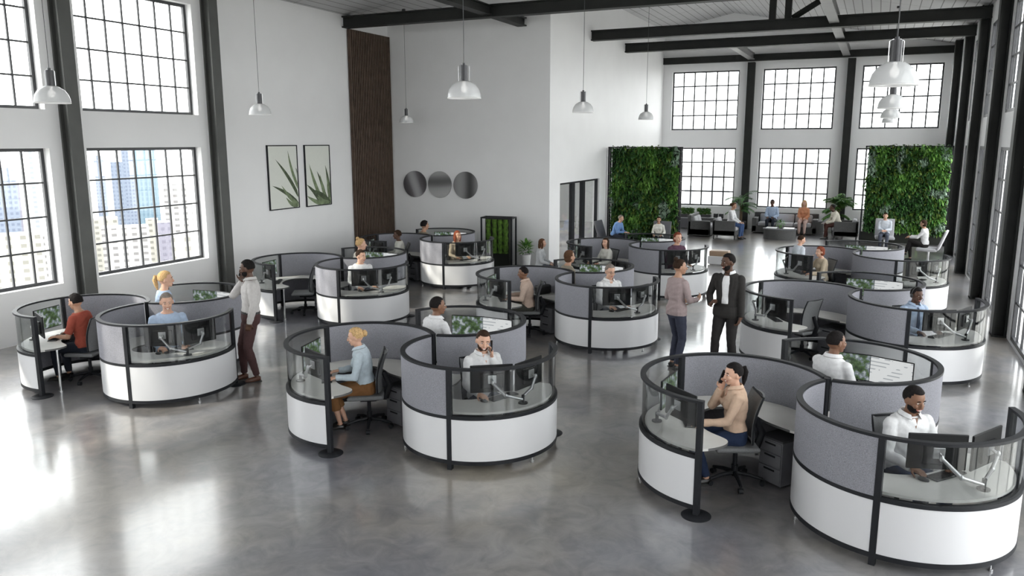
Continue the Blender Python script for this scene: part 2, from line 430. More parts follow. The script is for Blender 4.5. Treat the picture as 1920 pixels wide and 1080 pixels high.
nr = ['first', 'second', 'third', 'fourth', 'fifth', 'sixth', 'seventh', 'eighth', 'ninth', 'tenth']
for k, y in enumerate(reversed(RBAY)):
    if y + 0.3 < YB and y > 1: ibeam_col(XR - 0.24, XR, y, y + 0.34, ZE, 'dark steel column on right window wall, %s counting from the back wall' % nr[k], 'x', 'steel')

# roof steel
def hbeam(x0, x1, y0, y1, z0, z1, label, m='steel', name='roof_beam', along='x'):
    c = MB(); t = 0.035
    c.b2(x0, x1, y0, y1, z0, z0 + t); c.b2(x0, x1, y0, y1, z1 - t, z1)
    if along == 'x': ym = (y0 + y1) / 2; c.b2(x0, x1, ym - 0.07, ym + 0.07, z0 + t, z1 - t)
    else: xm = (x0 + x1) / 2; c.b2(xm - 0.07, xm + 0.07, y0, y1, z0 + t, z1 - t)
    return tag(c.build(name, M[m]), label, 'beam', 'steel roof beams')
hbeam(XL, XR, 18.82, 19.10, 6.73, 7.04, 'long black steel roof beam resting over the brown slat panel')
hb2 = hbeam(XS, XR, 24.5, 24.78, 6.73, 7.04, 'black steel roof beam carrying two upright struts and a diagonal')
for x in (-3.05, -2.62):
    c = MB(); c.b2(x - 0.09, x + 0.09, 24.55, 24.73, 7.04, zc(x)); c.build('strut', M['steel'], hb2)
c = MB(); c.tube([(-2.5, 24.64, 7.05), (-0.9, 24.64, 8.0)], 0.085, 4); c.build('diagonal_brace', M['steel'], hb2)
hbeam(XS, XR, 28.2, 28.48, 6.73, 7.04, 'second black steel roof beam before the back windows')
hbeam(XS, XR, YB - 0.2, YB, 6.78, 7.04, 'black steel beam running along the back wall above windows')
hbeam(-9.5, -9.22, YF, YC, 6.78, 7.02, 'dark steel purlin running lengthwise and ending at the round-picture wall', 'steel', 'roof_purlin', 'y')
hbeam(-1.50, -1.24, YF, 24.5, 6.83, 7.08, 'grey lengthwise purlin above the right-hand pendant lamps', 'purlin', 'roof_purlin', 'y')
hbeam(-1.50, -1.24, 24.78, 33.8, 6.83, 7.08, 'grey lengthwise purlin meeting the right column of the back wall', 'purlin', 'roof_purlin', 'y')
hbeam(-5.02, -4.78, 28.48, 33.8, 6.83, 7.08, 'grey lengthwise purlin meeting the column behind the tall palm', 'purlin', 'roof_purlin', 'y')

# framed leaf prints on the left wall
M['print'] = mat('print_paper', (0.74, 0.76, 0.70), 0.5, var=0.01); M['agave'] = mat('agave_print', (0.06, 0.085, 0.04), 0.6, var=0.5, scale=9)
M['agave2'] = mat('agave_print_light', (0.17, 0.22, 0.12), 0.6, var=0.4, scale=9)
def leaf_print(y0, y1, z0, z1, blades, label):
    root = empty('framed_print', (XL, (y0 + y1) / 2, z0)); tag(root, label, 'picture', 'pair of framed leaf prints')
    W, H = y1 - y0, z1 - z0
    f = MB()
    for (a, c, s0, s1) in ((-W / 2, -W / 2 + .016, 0, H), (W / 2 - .016, W / 2, 0, H), (-W / 2 + .016, W / 2 - .016, 0, .025), (-W / 2 + .016, W / 2 - .016, H - .025, H)):
        f.b2(0.002, 0.05, a, c, s0, s1)
    f.build('frame', M['black'], root)
    p_ = MB(); p_.b2(0.004, 0.03, -W / 2 + .016, W / 2 - .016, .025, H - .025); p_.build('print', M['print'], root)
    g = MB()
    for i, (by, bz, ty, tz, w) in enumerate(blades):
        B_, T_ = Vector((by, bz)), Vector((ty, tz)); d_ = (T_ - B_); nrm = Vector((-d_.y, d_.x)).normalized()
        n = 8; L_, Rr = [], []
        for k in range(n + 1):
            t = k / n; c_ = B_ + d_ * t + nrm * 0.05 * math.sin(PI * t) * (1 if i % 2 else -1); wd_ = w * 1.55 * (0.55 + 0.9 * t - 1.45 * t * t) if t < 1 else 0
            for (lst, sg) in ((L_, 1), (Rr, -1)):
                q = c_ + nrm * wd_ * sg
                lst.append((min(W / 2 - .026, max(-W / 2 + .026, q.x * 1.0)), min(H - .026, max(.026, q.y))))
        x = 0.0305 + 0.0004 * i
        vs = [(x, a[0], a[1]) for a in L_] + [(x, a[0], a[1]) for a in Rr]
        g.add(vs, [(k, k + n + 1, k + n + 2, k + 1) for k in range(n)], i % 2)
    g.build('printed_leaves', [M['agave'], M['agave2']], root)
leaf_print(15.50, 16.62, 1.89, 3.52, [(.55, .10, -.44, .62, .05), (.55, .06, -.1, .62, .05), (.55, .30, -.28, 1.28, .05), (.56, .5, .2, 1.5, .045), (.55, .62, .48, 1.05, .04), (.5, .03, .05, .3, .05)], 'framed leaf print, left one of the pair, few thin blades')
leaf_print(16.92, 17.98, 1.88, 3.52, [(.10, .03, -.5, .60, .06), (.2, .03, -.36, 1.15, .06), (.3, .03, -.05, .95, .06), (.4, .03, .08, .85, .06), (.45, .03, .32, 1.1, .06), (.5, .1, .42, .8, .05), (.5, .2, .5, 1.3, .05), (.3, .03, -.52, .3, .06), (.5, .03, -.3, .45, .07), (.45, .03, -.1, .25, .08)], 'framed leaf print, right one of the pair, dense fan of blades')

# three round pictures
def disc_mat(seed, c0, c1, c2):
    m = bpy.data.materials.new('abstract_grey_print'); m.use_nodes = True
    n = m.node_tree.nodes; l = m.node_tree.links; b_ = n['Principled BSDF']
    t = n.new('ShaderNodeTexCoord'); mp = n.new('ShaderNodeMapping'); mp.inputs['Location'].default_value = (seed, seed * 2, seed); mp.inputs['Rotation'].default_value = (0, 0.8 * seed, 0)
    w = n.new('ShaderNodeTexWave'); w.inputs['Scale'].default_value = 0.42; w.inputs['Distortion'].default_value = 2.6; w.inputs['Detail'].default_value = 1.0
    l.new(t.outputs['Object'], mp.inputs[0]); l.new(mp.outputs[0], w.inputs[0])
    r = n.new('ShaderNodeValToRGB'); e = r.color_ramp.elements; e[0].color = c0 + (1,); e[1].color = c2 + (1,); x = e.new(0.5); x.color = c1 + (1,)
    l.new(w.outputs['Fac'], r.inputs[0]); l.new(r.outputs[0], b_.inputs['Base Color']); b_.inputs['Roughness'].default_value = 0.5
    return m
for i, (x, lab) in enumerate(((-12.98, 'leftmost round grey picture with a pale diagonal sweep'), (-12.10, 'middle round grey picture, palest of the three'), (-11.21, 'rightmost round grey picture with dark right side'))):
    c0, c1, c2 = (((.07, .065, .07), (.16, .15, .16), (.42, .42, .43)), ((.12, .12, .12), (.36, .36, .36), (.45, .45, .45)), ((.05, .05, .05), (.2, .195, .2), (.3, .3, .3)))[i]
    r = MB(); r.tube([(0, 0, 0), (0, -0.045, 0)], 0.405, 48)
    o = r.build('round_picture', disc_mat(1.7 * i + 0.4, c0, c1, c2), None, True); o.location = (x, YC, 2.31); tag(o, lab, 'picture', 'three round wall pictures')

# ------------------------------------------------------------------ the city outside; haze is put into the pale building colours
def city_mat(name, base, win, sx_, sz_, fx=0.55, fz=0.5):
    m = bpy.data.materials.new(name); m.use_nodes = True
    n = m.node_tree.nodes; l = m.node_tree.links; b_ = n['Principled BSDF']; b_.inputs['Roughness'].default_value = 0.6
    t = n.new('ShaderNodeTexCoord'); s_ = n.new('ShaderNodeSeparateXYZ'); l.new(t.outputs['Object'], s_.inputs[0])
    ad = n.new('ShaderNodeMath'); l.new(s_.outputs['X'], ad.inputs[0]); l.new(s_.outputs['Y'], ad.inputs[1])
    def cell(sock, per, fr):
        a = n.new('ShaderNodeMath'); a.operation = 'DIVIDE'; a.inputs[1].default_value = per; l.new(sock, a.inputs[0])
        f = n.new('ShaderNodeMath'); f.operation = 'FRACT'; l.new(a.outputs[0], f.inputs[0])
        g = n.new('ShaderNodeMath'); g.operation = 'LESS_THAN'; g.inputs[1].default_value = fr; l.new(f.outputs[0], g.inputs[0]); return g
    g1 = cell(ad.outputs[0], sx_, fx); g2 = cell(s_.outputs['Z'], sz_, fz)
    mu = n.new('ShaderNodeMath'); mu.operation = 'MULTIPLY'; l.new(g1.outputs[0], mu.inputs[0]); l.new(g2.outputs[0], mu.inputs[1])
    c = n.new('ShaderNodeMix'); c.data_type = 'RGBA'; c.inputs[6].default_value = tuple(v * .66 for v in base) + (1,); c.inputs[7].default_value = tuple(v * .60 for v in win) + (1,)
    l.new(mu.outputs[0], c.inputs[0]); l.new(c.outputs[2], b_.inputs['Base Color'])
    return m
CM = {'blue': city_mat('blue_glass_facade', (.16, .235, .29), (.125, .20, .26), 3, 4, .5, .85), 'bluegrey': city_mat('blue_grey_facade', (.20, .235, .30), (.15, .18, .25), 3, 3.5),
      'white': city_mat('white_facade', (.40, .39, .37), (.20, .19, .19), 5.0, 3.6, .5, .42), 'cream': city_mat('cream_facade', (.40, .385, .34), (.24, .23, .2), 6, 4, .4, .45),
      'mauve': city_mat('mauve_facade', (.22, .21, .26), (.18, .17, .22), 3, 3), 'pale': city_mat('pale_facade', (.38, .39, .41), (.31, .33, .36), 5, 4)}
GZ = -130.0
b = MB(); b.b2(-3500, 2500, -1500, 4500, GZ - 1, GZ); struct('ground', b, mat('hazy_city_ground', (.36, .355, .34), .9, var=.1, scale=.02))
def pxray(x, y):
    v = Vector(((x - 960) / FPX, -(y - 540) / FPX, -1)); return cam_o.matrix_world.to_3x3() @ v
def tower(x0, x1, ytop, D, m, label, dep=None):
    D = D * 4
    v = pxray((x0 + x1) / 2, 277); v.normalize(); dd = (_f.x * v.x + _f.y * v.y + _f.z * v.z)
    W = (x1 - x0) / FPX * D * dd; top = EYE + (277 - ytop) / FPX * D * dd
    dep = dep or max(12, W * 0.8)
    rz = math.atan2(v.y, v.x)
    c = Vector((v.x, v.y, 0)).normalized() * (D + dep / 2)
    o = MB(); o.b2(-dep / 2, dep / 2, -W / 2, W / 2, 0, top - GZ)
    if top > 20: o.b2(-dep / 4, dep / 4, -W / 4, W / 4, top - GZ, top - GZ + 6)
    ob = o.build('tower_block' if top > 0 else 'low_building', CM[m]); ob.location = (c.x, c.y, GZ); ob.rotation_euler = (0, 0, rz)
    tag(ob, label, 'building', 'city buildings outside the windows')
tower(251, 289, 240, 170, 'blue', 'pale blue glass tower, tallest through second lower left window')
tower(227, 250, 285, 210, 'bluegrey', 'blue grey tower just left of the pale blue glass tower')
tower(205, 226, 314, 190, 'bluegrey', 'shorter grey blue tower in second lower left window')
tower(174, 191, 302, 230, 'bluegrey', 'narrow blue grey tower at left edge of second window')
tower(303, 392, 355, 130, 'white', 'white apartment block with rows of small windows, right in second window')
tower(284, 309, 428, 100, 'mauve', 'low mauve building before the white apartment block')
tower(262, 284, 422, 150, 'cream', 'small cream building below the blue glass tower')
tower(180, 262, 438, 120, 'white', 'wide pale low building at bottom of second window')
tower(150, 205, 420, 160, 'cream', 'cream low block behind the wide pale low building')
tower(-20, 20, 324, 150, 'bluegrey', 'blue grey tower at far left edge of first window')
tower(20, 27, 350, 170, 'mauve', 'thin mauve tower beside the leftmost blue grey tower')
tower(46, 76, 284, 190, 'pale', 'pale slim tower in first lower window')
tower(-30, 50, 452, 110, 'cream', 'cream low building at bottom of first window')
tower(50, 112, 446, 130, 'white', 'pale low building right in first window')
tower(310, 380, 452, 90, 'cream', 'cream low building in front of white apartment block')
tower(1484, 1527, 288, 260, 'pale', 'faint pale tower through the middle back window')
tower(1318, 1352, 338, 240, 'pale', 'faint pale block through the left back window')
tower(1287, 1305, 360, 260, 'pale', 'faint narrow block at left of the left back window')
tower(1352, 1372, 362, 220, 'pale', 'faint low block at right of the left back window')

root = empty('fill_light_panel', (-11.2, 25.0, 2.9)); tag(root, 'added white fill light panel in the meeting room behind the glass door', 'light')  # panel added to brighten the dim room behind the glass door
mt = bpy.data.materials.new('fill_light_diffuser'); mt.use_nodes = True; mt.node_tree.nodes['Principled BSDF'].inputs['Emission Color'].default_value = (1, .96, .9, 1); mt.node_tree.nodes['Principled BSDF'].inputs['Emission Strength'].default_value = 24
a = MB(); a.b2(-.8, .8, -1.8, 1.8, 0.0, .05); a.build('housing', M['cabinet'], root)
a = MB(); a.b2(-.77, .77, -1.77, 1.77, -.012, 0.0); a.build('diffuser', mt, root)
for sx_ in (-.7, .7): a = MB(); a.tube([(sx_, 0, .05), (sx_, 0, zc(-11.2) - 2.9)], .006, 6); a.build('suspension_wire', M['cabinetd'], root)
# ------------------------------------------------------------------ the round workstations
CL = {'A': (-0.302, 8.511, 3.499, .946, 116.8, 239.7), 'B': (-5.009, 8.49, 3.794, .911, 118.1, 242.4), 'C': (-10.078, 8.446, 3.777, .893, 126.2, 242),
      'D': (-10.24, 13.59, 3.724, .912, 121.5, 244.6), 'E': (-5.084, 13.849, 3.708, .91, 118.2, 242.8), 'F': (-0.093, 14.163, 3.63, .961, 114.7, 235.8),
      'G': (-.203, 19.37, 3.691, .942, 112.3, 231.5), 'H': (-5.172, 18.875, 3.706, .908, 120.1, 235.2), 'I': (-10.532, 17.863, 3.928, .923, 112.2, 239.9)}
CN = {'A': 'nearest right', 'B': 'front centre', 'C': 'front left', 'D': 'leaf-print side', 'E': 'middle', 'F': 'second right', 'G': 'farthest right', 'H': 'glass-door side', 'I': 'slat-panel side'}
BN = ['left', 'right', 'rear']
ZR, ZD = 1.176, 0.665
def pod(k, i):
    hx, hy, ph, Rr, _, _ = CL[k]; an = ph + 2 * PI / 3 * i
    return hx + Rr * math.cos(an), hy + Rr * math.sin(an), an, Rr
def where(k, i): return '%s bay of the %s cluster' % (BN[i], CN[k])

def partition_meshes(Rr, d1, d2):
    a0, a1, a2 = PI + 0.055, PI + R(d1), PI + R(d2); h = 0.028 / Rr
    out = []
    def P(name, fn, m, sm=True): b_ = MB(); fn(b_); out.append((name, b_.mesh(name, m, sm), None))
    def lower(b_, u, v):
        b_.k = 0; b_.arcwall(Rr, Rr + 0.024, u, v, 0.115, 0.592); b_.k = 1; b_.arcwall(Rr - 0.024, Rr, u, v, 0.115, 0.592)
    P('lower_panel', lambda b_: lower(b_, a0, a1 - h), [M['white'], M['fabric']])
    P('lower_panel', lambda b_: lower(b_, a1 + h, a2 - h), [M['white'], M['fabric']])
    P('fabric_panel', lambda b_: b_.arcwall(Rr - 0.024, Rr + 0.024, a0, a1 - h, 0.628, 1.150), M['fabric'])
    P('glass_panel', lambda b_: b_.arcwall(Rr - 0.003, Rr + 0.003, a1 + h, a2 - h, 0.628, 1.150), M['podglass'])
    P('top_rail', lambda b_: b_.arcwall(Rr - 0.029, Rr + 0.029, a0, a2 + h, 1.150, ZR, 60), M['black'])
    P('middle_rail', lambda b_: b_.arcwall(Rr - 0.029, Rr + 0.029, a0, a2 - h, 0.592, 0.628, 60), M['black'])
    P('bottom_rail', lambda b_: b_.arcwall(Rr - 0.029, Rr + 0.029, a0, a2 - h, 0.07, 0.115, 60), M['black'])
    for a in (a1, a2):
        b_ = MB(); c = (Rr * math.cos(a), Rr * math.sin(a)); b_.box((c[0], c[1], 0.575), (0.060, 0.052, 1.15), a)
        out.append(('post', b_.mesh('post', M['black']), None))
    b_ = MB(); c = (Rr * math.cos(a2), Rr * math.sin(a2)); b_.lathe((c[0], c[1], 0), [(0, 0), (0.145, 0), (0.145, 0.008), (0.13, 0.016), (0.04, 0.02), (0, 0.02)])
    out.append(('floor_disc', b_.mesh('floor_disc', M['black'], True), None))
    for t in (0.5,):
        a = a1 + (a2 - a1) * t; b_ = MB(); c = (Rr * math.cos(a), Rr * math.sin(a)); b_.cyl(c, 0.02, 0, 0.02, 14); b_.cyl(c, 0.008, 0.02, 0.075, 8)
        out.append(('levelling_foot', b_.mesh('levelling_foot', M['chrome'], True), None))
    a = a0 + (a1 - a0) * 0.5; b_ = MB(); c = (Rr * math.cos(a), Rr * math.sin(a)); b_.cyl(c, 0.02, 0, 0.02, 14); b_.cyl(c, 0.008, 0.02, 0.075, 8)
    out.append(('levelling_foot', b_.mesh('levelling_foot', M['chrome'], True), None))
    return out

def desk_meshes(Rr, d2, leg):
    q = Rr / 0.91; ro = Rr - 0.034; a0 = PI + 0.14; a2 = PI + R(d2) - 0.05
    poly = [(ro * math.cos(a0 + (a2 - a0) * k / 44), ro * math.sin(a0 + (a2 - a0) * k / 44)) for k in range(45)]
    inner = [(.36, .71), (.27, .67), (.19, .61), (.145, .54), (.14, .47), (.18, .40), (.25, .31), (.31, .20), (.335, .08), (.34, -.05), (.33, -.17), (.29, -.29), (.23, -.39), (.14, -.47), (.03, -.51),
             (-.08, -.51), (-.17, -.47), (-.235, -.40), (-.28, -.31), (-.31, -.21), (-.34, -.11), (-.39, -.02), (-.46, .08), (-.53, .17)]
    for _ in range(2):
        inner = [inner[0]] + [((a_[0] * w_ + b_[0] * (1 - w_)), (a_[1] * w_ + b_[1] * (1 - w_))) for a_, b_ in zip(inner[:-1], inner[1:]) for w_ in (.75, .25)] + [inner[-1]]
    poly += [(x * q, y * q) for x, y in inner]
    c1 = (-1.5 * Rr, .8660254 * Rr); rn = Rr + 0.036
    poly += [(c1[0] + rn * math.cos(R(a)), c1[1] + rn * math.sin(R(a))) for a in (-36, -41, -46, -51, -55)]
    t = MB(); t.prism(poly, ZD - 0.026, ZD)
    l = MB(); x, y = .25 * q, .57 * q; l.cyl((x, y), 0.019, 0.012, ZD - 0.03, 14); l.cyl((x, y), 0.035, 0, 0.012, 16); l.cyl((x, y), 0.05, ZD - 0.034, ZD - 0.026, 16)
    e = MB(); n = len(poly); inn = poly[45:45 + len(inner)]
    for k in range(len(inn) - 1):
        (x0, y0), (x1, y1) = inn[k], inn[k + 1]; dx, dy = x1 - x0, y1 - y0; L_ = math.hypot(dx, dy); nx, ny = dy / L_ * -0.003, dx / L_ * 0.003
        e.add([(x0, y0, ZD - .025), (x1, y1, ZD - .025), (x1 - nx, y1 - ny, ZD - .025), (x0 - nx, y0 - ny, ZD - .025), (x0, y0, ZD - .001), (x1, y1, ZD - .001), (x1 - nx, y1 - ny, ZD - .001), (x0 - nx, y0 - ny, ZD - .001)],
              [(0, 3, 2, 1), (4, 5, 6, 7), (0, 1, 5, 4), (1, 2, 6, 5), (2, 3, 7, 6), (3, 0, 4, 7)])
    br = MB(); 
    for a in (a0 + 1.5,): br.box(((ro - .05) * math.cos(a), (ro - .05) * math.sin(a), ZD - .051), (.10, .03, .05), a)
    return [('worktop', t.mesh('worktop', M['desk'])), ('edge_band', e.mesh('edge_band', M['deskedge'])), ('bracket', br.mesh('bracket', M['black']))] + ([('leg', l.mesh('leg', M['chrome'], True))] if leg else [])

def shape(o, lst):
    for it in lst: link(it[0], it[1], o)
    return o

PLBL = {}
for k in CL:
    hx, hy, ph, Rr, d1, d2 = CL[k]
    pm = partition_meshes(Rr, d1, d2); dm = desk_meshes(Rr, d2, k in 'CDHI')
    hp = MB(); hp.cyl((0, 0), 0.033, 0, ZR + 0.004, 16); o = hp.build('junction_post', M['black'], None, True); o.location = (hx, hy, 0)
    tag(o, 'black post where the three screens of the %s cluster meet' % CN[k], 'post', 'junction posts of the desk clusters')
    for i in range(3):
        x, y, an, _ = pod(k, i)
        o = empty('curved_partition', (x, y, 0), an); shape(o, pm)
        tag(o, 'curved grey and white glass-topped partition around the %s' % where(k, i), 'partition', 'curved workstation partitions')
        o = empty('curved_desk', (x, y, 0), an); shape(o, dm)
        tag(o, 'curved pale desk inside the %s' % where(k, i), 'desk', 'curved desks inside the partitions')

# screens
def screen_mat(kind):
    m = bpy.data.materials.new('screen_' + kind); m.use_nodes = True
    n = m.node_tree.nodes; l = m.node_tree.links; b_ = n['Principled BSDF']; b_.inputs['Roughness'].default_value = 0.25
    t = n.new('ShaderNodeTexCoord')
    if kind == 'landscape':
        z = n.new('ShaderNodeTexNoise'); z.inputs['Scale'].default_value = 16; z.inputs['Detail'].default_value = 8; l.new(t.outputs['Object'], z.inputs['Vector'])
        r = n.new('ShaderNodeValToRGB'); e = r.color_ramp.elements
        e[0].position = .36; e[0].color = (.03, .05, .025, 1); e[1].position = .64; e[1].color = (.45, .5, .5, 1); a = e.new(.47); a.color = (.08, .14, .05, 1); c = e.new(.55); c.color = (.17, .20, .23, 1)
        l.new(z.outputs['Fac'], r.inputs[0]); src = r.outputs[0]
    else:
        s_ = n.new('ShaderNodeSeparateXYZ'); l.new(t.outputs['Object'], s_.inputs[0])
        w = n.new('ShaderNodeMath'); w.operation = 'MULTIPLY'; w.inputs[1].default_value = 22; l.new(s_.outputs['Z'], w.inputs[0])
        f = n.new('ShaderNodeMath'); f.operation = 'FRACT'; l.new(w.outputs[0], f.inputs[0])
        g = n.new('ShaderNodeMath'); g.operation = 'LESS_THAN'; g.inputs[1].default_value = .28; l.new(f.outputs[0], g.inputs[0])
        z = n.new('ShaderNodeTexNoise'); z.inputs['Scale'].default_value = 7; l.new(t.outputs['Object'], z.inputs['Vector'])
        g2 = n.new('ShaderNodeMath'); g2.operation = 'GREATER_THAN'; g2.inputs[1].default_value = .5; l.new(z.outputs['Fac'], g2.inputs[0])
        mu = n.new('ShaderNodeMath'); mu.operation = 'MULTIPLY'; l.new(g.outputs[0], mu.inputs[0]); l.new(g2.outputs[0], mu.inputs[1])
        c = n.new('ShaderNodeMix'); c.data_type = 'RGBA'; c.inputs[6].default_value = (.80, .82, .82, 1); c.inputs[7].default_value = (.42, .45, .47, 1)
        l.new(mu.outputs[0], c.inputs[0]); src = c.outputs[2]
    l.new(src, b_.inputs['Emission Color']); b_.inputs['Emission Strength'].default_value = 0.75; b_.inputs['Base Color'].default_value = (.01, .01, .01, 1)
    return m
M['scr0'] = screen_mat('landscape'); M['scr1'] = screen_mat('document')
def dual_monitor(mons):
    """mons: (u, v, angle, kind) relative to the clamp; one clamp, two arms, two screens"""
    root = empty('dual_monitor')
    a = MB(); a.cyl((0, 0), 0.055, 0, 0.012, 20); a.cyl((0, 0), 0.018, 0.012, 0.10, 14); a.build('base', M['dgrey'], root, True)
    for s_, (px, py, ang, kind) in zip((1, -1), mons):
        nx, ny = math.cos(ang), math.sin(ang)
        e = Vector((-0.07, 0.17 * s_ + py * 0.15, 0.12)); w = Vector((px + 0.055 * nx, py + 0.055 * ny, ZARM)); w2 = w + Vector((.05 * nx, .05 * ny, -.02))
        a = MB(); a.tube([(0, 0.012 * s_, 0.07 + 0.02 * s_), e], 0.017, 10); a.ell(e, (.022, .022, .026)); a.tube([e, w2], [0.019, 0.015], 10)
        a.ell(w2, (.02, .022, .03)); a.tube([w2, w], 0.014, 8); a.build('arm', M['chrome'], root, True)
        a = MB(); a.rbox((0.0, 0, 0), (0.022, 0.495, 0.325), 0.008); a.rbox((0.022, 0, -0.02), (0.03, 0.26, 0.18), 0.012)
        mo = a.build('monitor', M['screenback'], root); mo.location = (px, py, ZARM); mo.rotation_euler = (0, 0, ang)
        a = MB(); a.b2(-0.0125, -0.0112, -0.238, 0.238, -0.150, 0.153); a.build('screen', M['scr%d' % kind], mo)
        a = MB(); a.rbox((0.043, 0, 0.0), (0.012, 0.10, 0.10), 0.005); a.build('mounting_plate', M['chrome'], mo)
    return root
def keyboard():
    root = empty('keyboard'); a = MB(); a.rbox((0, 0, .008), (.125, .40, .014), .005); a.build('body', M['dgrey'], root)
    k = MB()
    for r_ in range(5):
        for c in range(14): k.b2(-.052 + r_ * .021, -.036 + r_ * .021, -.187 + c * .0268, -.165 + c * .0268, .015, .019)
    k.build('keys', M['screenback'], root); return root
def mouse():
    a = MB(); a.ell((0, 0, .008), (.052, .031, .024), None, 16, 10)
    a.v = [(x, y, max(0, z)) for x, y, z in a.v]
    root = empty('computer_mouse'); a.build('body', M['dgrey'], root, True)
    w = MB(); w.ell((.028, 0, .028), (.010, .004, .006), None, 10, 6); w.build('scroll_wheel', M['chrome'], root, True); return root
def pedestal():
    root = empty('drawer_cabinet')
    a = MB(); a.rbox((0, 0, .26), (.42, .30, .48), .006); a.build('body', M['cabinet'], root)
    a = MB(); a.rbox((0, 0, .51), (.43, .31, .022), .008); a.build('top_cushion', M['cabinetd'], root)
    for z0, z1 in ((.035, .205), (.215, .36), (.37, .49)):
        d = MB(); d.rbox((.216, 0, (z0 + z1) / 2), (.014, .284, z1 - z0), .004); dd = d.build('drawer', M['cabinet'], root)
        h_ = MB(); h_.rbox((.226, .0, z1 - .028), (.008, .14, .018), .003); h_.build('handle', M['black'], dd)
    for x in (-.17, .17):
        for y_ in (-.11, .11): c = MB(); c.tube([(x, y_ - .01, .018), (x, y_ + .01, .018)], .018, 12); c.build('caster', M['black'], root, True)
    return root
def task_chair():
    root = empty('task_chair')
    a = MB(); a.rbox((.01, 0, .445), (.46, .47, .06), .03, 0, 4)
    a.v = [(x, y, z - 0.10 * max(0, x - .17) ** 1.3 * 2 - .02 * (1 - (y / .24) ** 2) * (z > .45)) for x, y, z in a.v]; a.build('seat', M['chairfab'], root, True)
    def backpt(u, v, off):       # u -1..1 across, v 0..1 up
        w = .215 * (1 - .12 * v ** 2 - .10 * (1 - v)); z = .50 + .50 * v; x = -.175 - .085 * v + .035 * math.sin(v * PI) + .05 * u * u - .0
        return (x - off, u * w, z)
    vs = []; fs = []; nu, nv = 10, 12
    for off in (0, .022):
        for j in range(nv + 1):
            for i in range(nu + 1): vs.append(backpt(-1 + 2 * i / nu, j / nv, off))
    N_ = (nu + 1) * (nv + 1)
    for j in range(nv):
        for i in range(nu):
            p_ = j * (nu + 1) + i; fs.append((p_, p_ + 1, p_ + nu + 2, p_ + nu + 1)); fs.append((N_ + p_, N_ + p_ + nu + 1, N_ + p_ + nu + 2, N_ + p_ + 1))
    for j in range(nv):
        for i in (0, nu): p_ = j * (nu + 1) + i; q_ = p_ + nu + 1; fs.append((p_, q_, N_ + q_, N_ + p_))
    for i in range(nu):
        for j in (0, nv): p_ = j * (nu + 1) + i; fs.append((p_, p_ + 1, N_ + p_ + 1, N_ + p_))
    a = MB(); a.add(vs, fs); a.build('backrest', M['chairfab'], root, True)
    a = MB(); pts = [backpt(1, j / 8, .016) for j in range(9)] + [backpt(-1, 1 - j / 8, .016) for j in range(9)]
    a.tube(pts + [pts[0]], .012, 8); a.tube([backpt(0, .45, .035), (-.29, 0, .56), (-.24, 0, .40), (-.10, 0, .385)], [.02, .026, .028, .03], 10, True, 1.6)
    a.build('back_frame', M['black'], root, True)
    a = MB(); a.rbox((-.02, 0, .385), (.22, .18, .055), .02); a.cyl((-.02, 0), .024, .10, .37, 14); a.cyl((-.02, 0), .034, .08, .20, 14); a.build('gas_column', M['black'], root, True)
    for t in range(5):
        w = 2 * PI * t / 5 + .3; dx, dy = math.cos(w), math.sin(w)
        a = MB(); a.tube([(-.02, 0, .115), (-.02 + dx * .15, dy * .15, .105), (-.02 + dx * .29, dy * .29, .075)], [.028, .022, .016], 8); lg = a.build('base_leg', M['black'], root, True)
        c = MB(); cx, cy = -.02 + dx * .29, dy * .29; c.tube([(cx - dy * .024, cy + dx * .024, .028), (cx + dy * .024, cy - dx * .024, .028)], .028, 14); c.build('caster', M['black'], lg, True)
    return root

protos = {}
ZM = 0.94; ZARM = ZM - ZD
def place(proto_fn, key, loc, rz, label, cat, group):
    if key not in protos: o = protos[key] = proto_fn()
    else: o = copy_tree(protos[key])
    o.location = loc; o.rotation_euler = (0, 0, rz); tag(o, label, cat, group); return o
def inpod(k, i, u, v):
    x, y, an, _ = pod(k, i); return x + u * math.cos(an) - v * math.sin(an), y + u * math.sin(an) + v * math.cos(an), an

for k in CL:
    for i in range(3):
        q = CL[k][3] / .91; ab = .76 * q
        ms = (((.56, .25, 30, 1), (.62, -.24, -26, 0)), ((.60, .24, 8, 0), (.47, -.22, -33, 1)), ((.54, .07, 4, 0), (.50, -.40, -12, 1)))[i]
        x, y, an = inpod(k, i, ab, 0)
        place(lambda: dual_monitor([(u * q - ab, v, R(a_), kd) for u, v, a_, kd in ms]), 'dm%d%s' % (i, 'w' if q > 1.02 else 'n'), (x, y, ZD), an,
              ('two monitors seen edge-on in the %s', 'two monitors seen from behind in the %s', 'two lit monitors, landscape and document, in the %s')[i] % where(k, i), 'monitor', 'double monitors on the desks')
        x, y, an = inpod(k, i, .44 * q, -.02); place(keyboard, 'kb', (x, y, ZD), an, 'dark keyboard on the desk in the %s' % where(k, i), 'keyboard', 'desk keyboards')
        x, y, an = inpod(k, i, .42 * q, -.29); place(mouse, 'ms', (x, y, ZD), an + .2, 'dark computer mouse on the desk in the %s' % where(k, i), 'mouse', 'computer mice')
    if k in 'ABEIDF':
        x, y, an = inpod(k, 0, -.56 * CL[k][3] / .91, -.085); place(pedestal, 'ped', (x, y, 0), an + math.atan2(.57, .82), 'grey three-drawer cabinet under the desk of the %s' % where(k, 0), 'drawer cabinet', 'drawer cabinets under the desks')
CHR = []
def chair_at(k, i, u, v, rot, extra=''):
    x, y, an = inpod(k, i, u, v)
    return place(task_chair, 'chair', (x, y, 0), an + rot, 'grey office swivel chair %sin the %s' % (extra, where(k, i)), 'office chair', 'office swivel chairs')
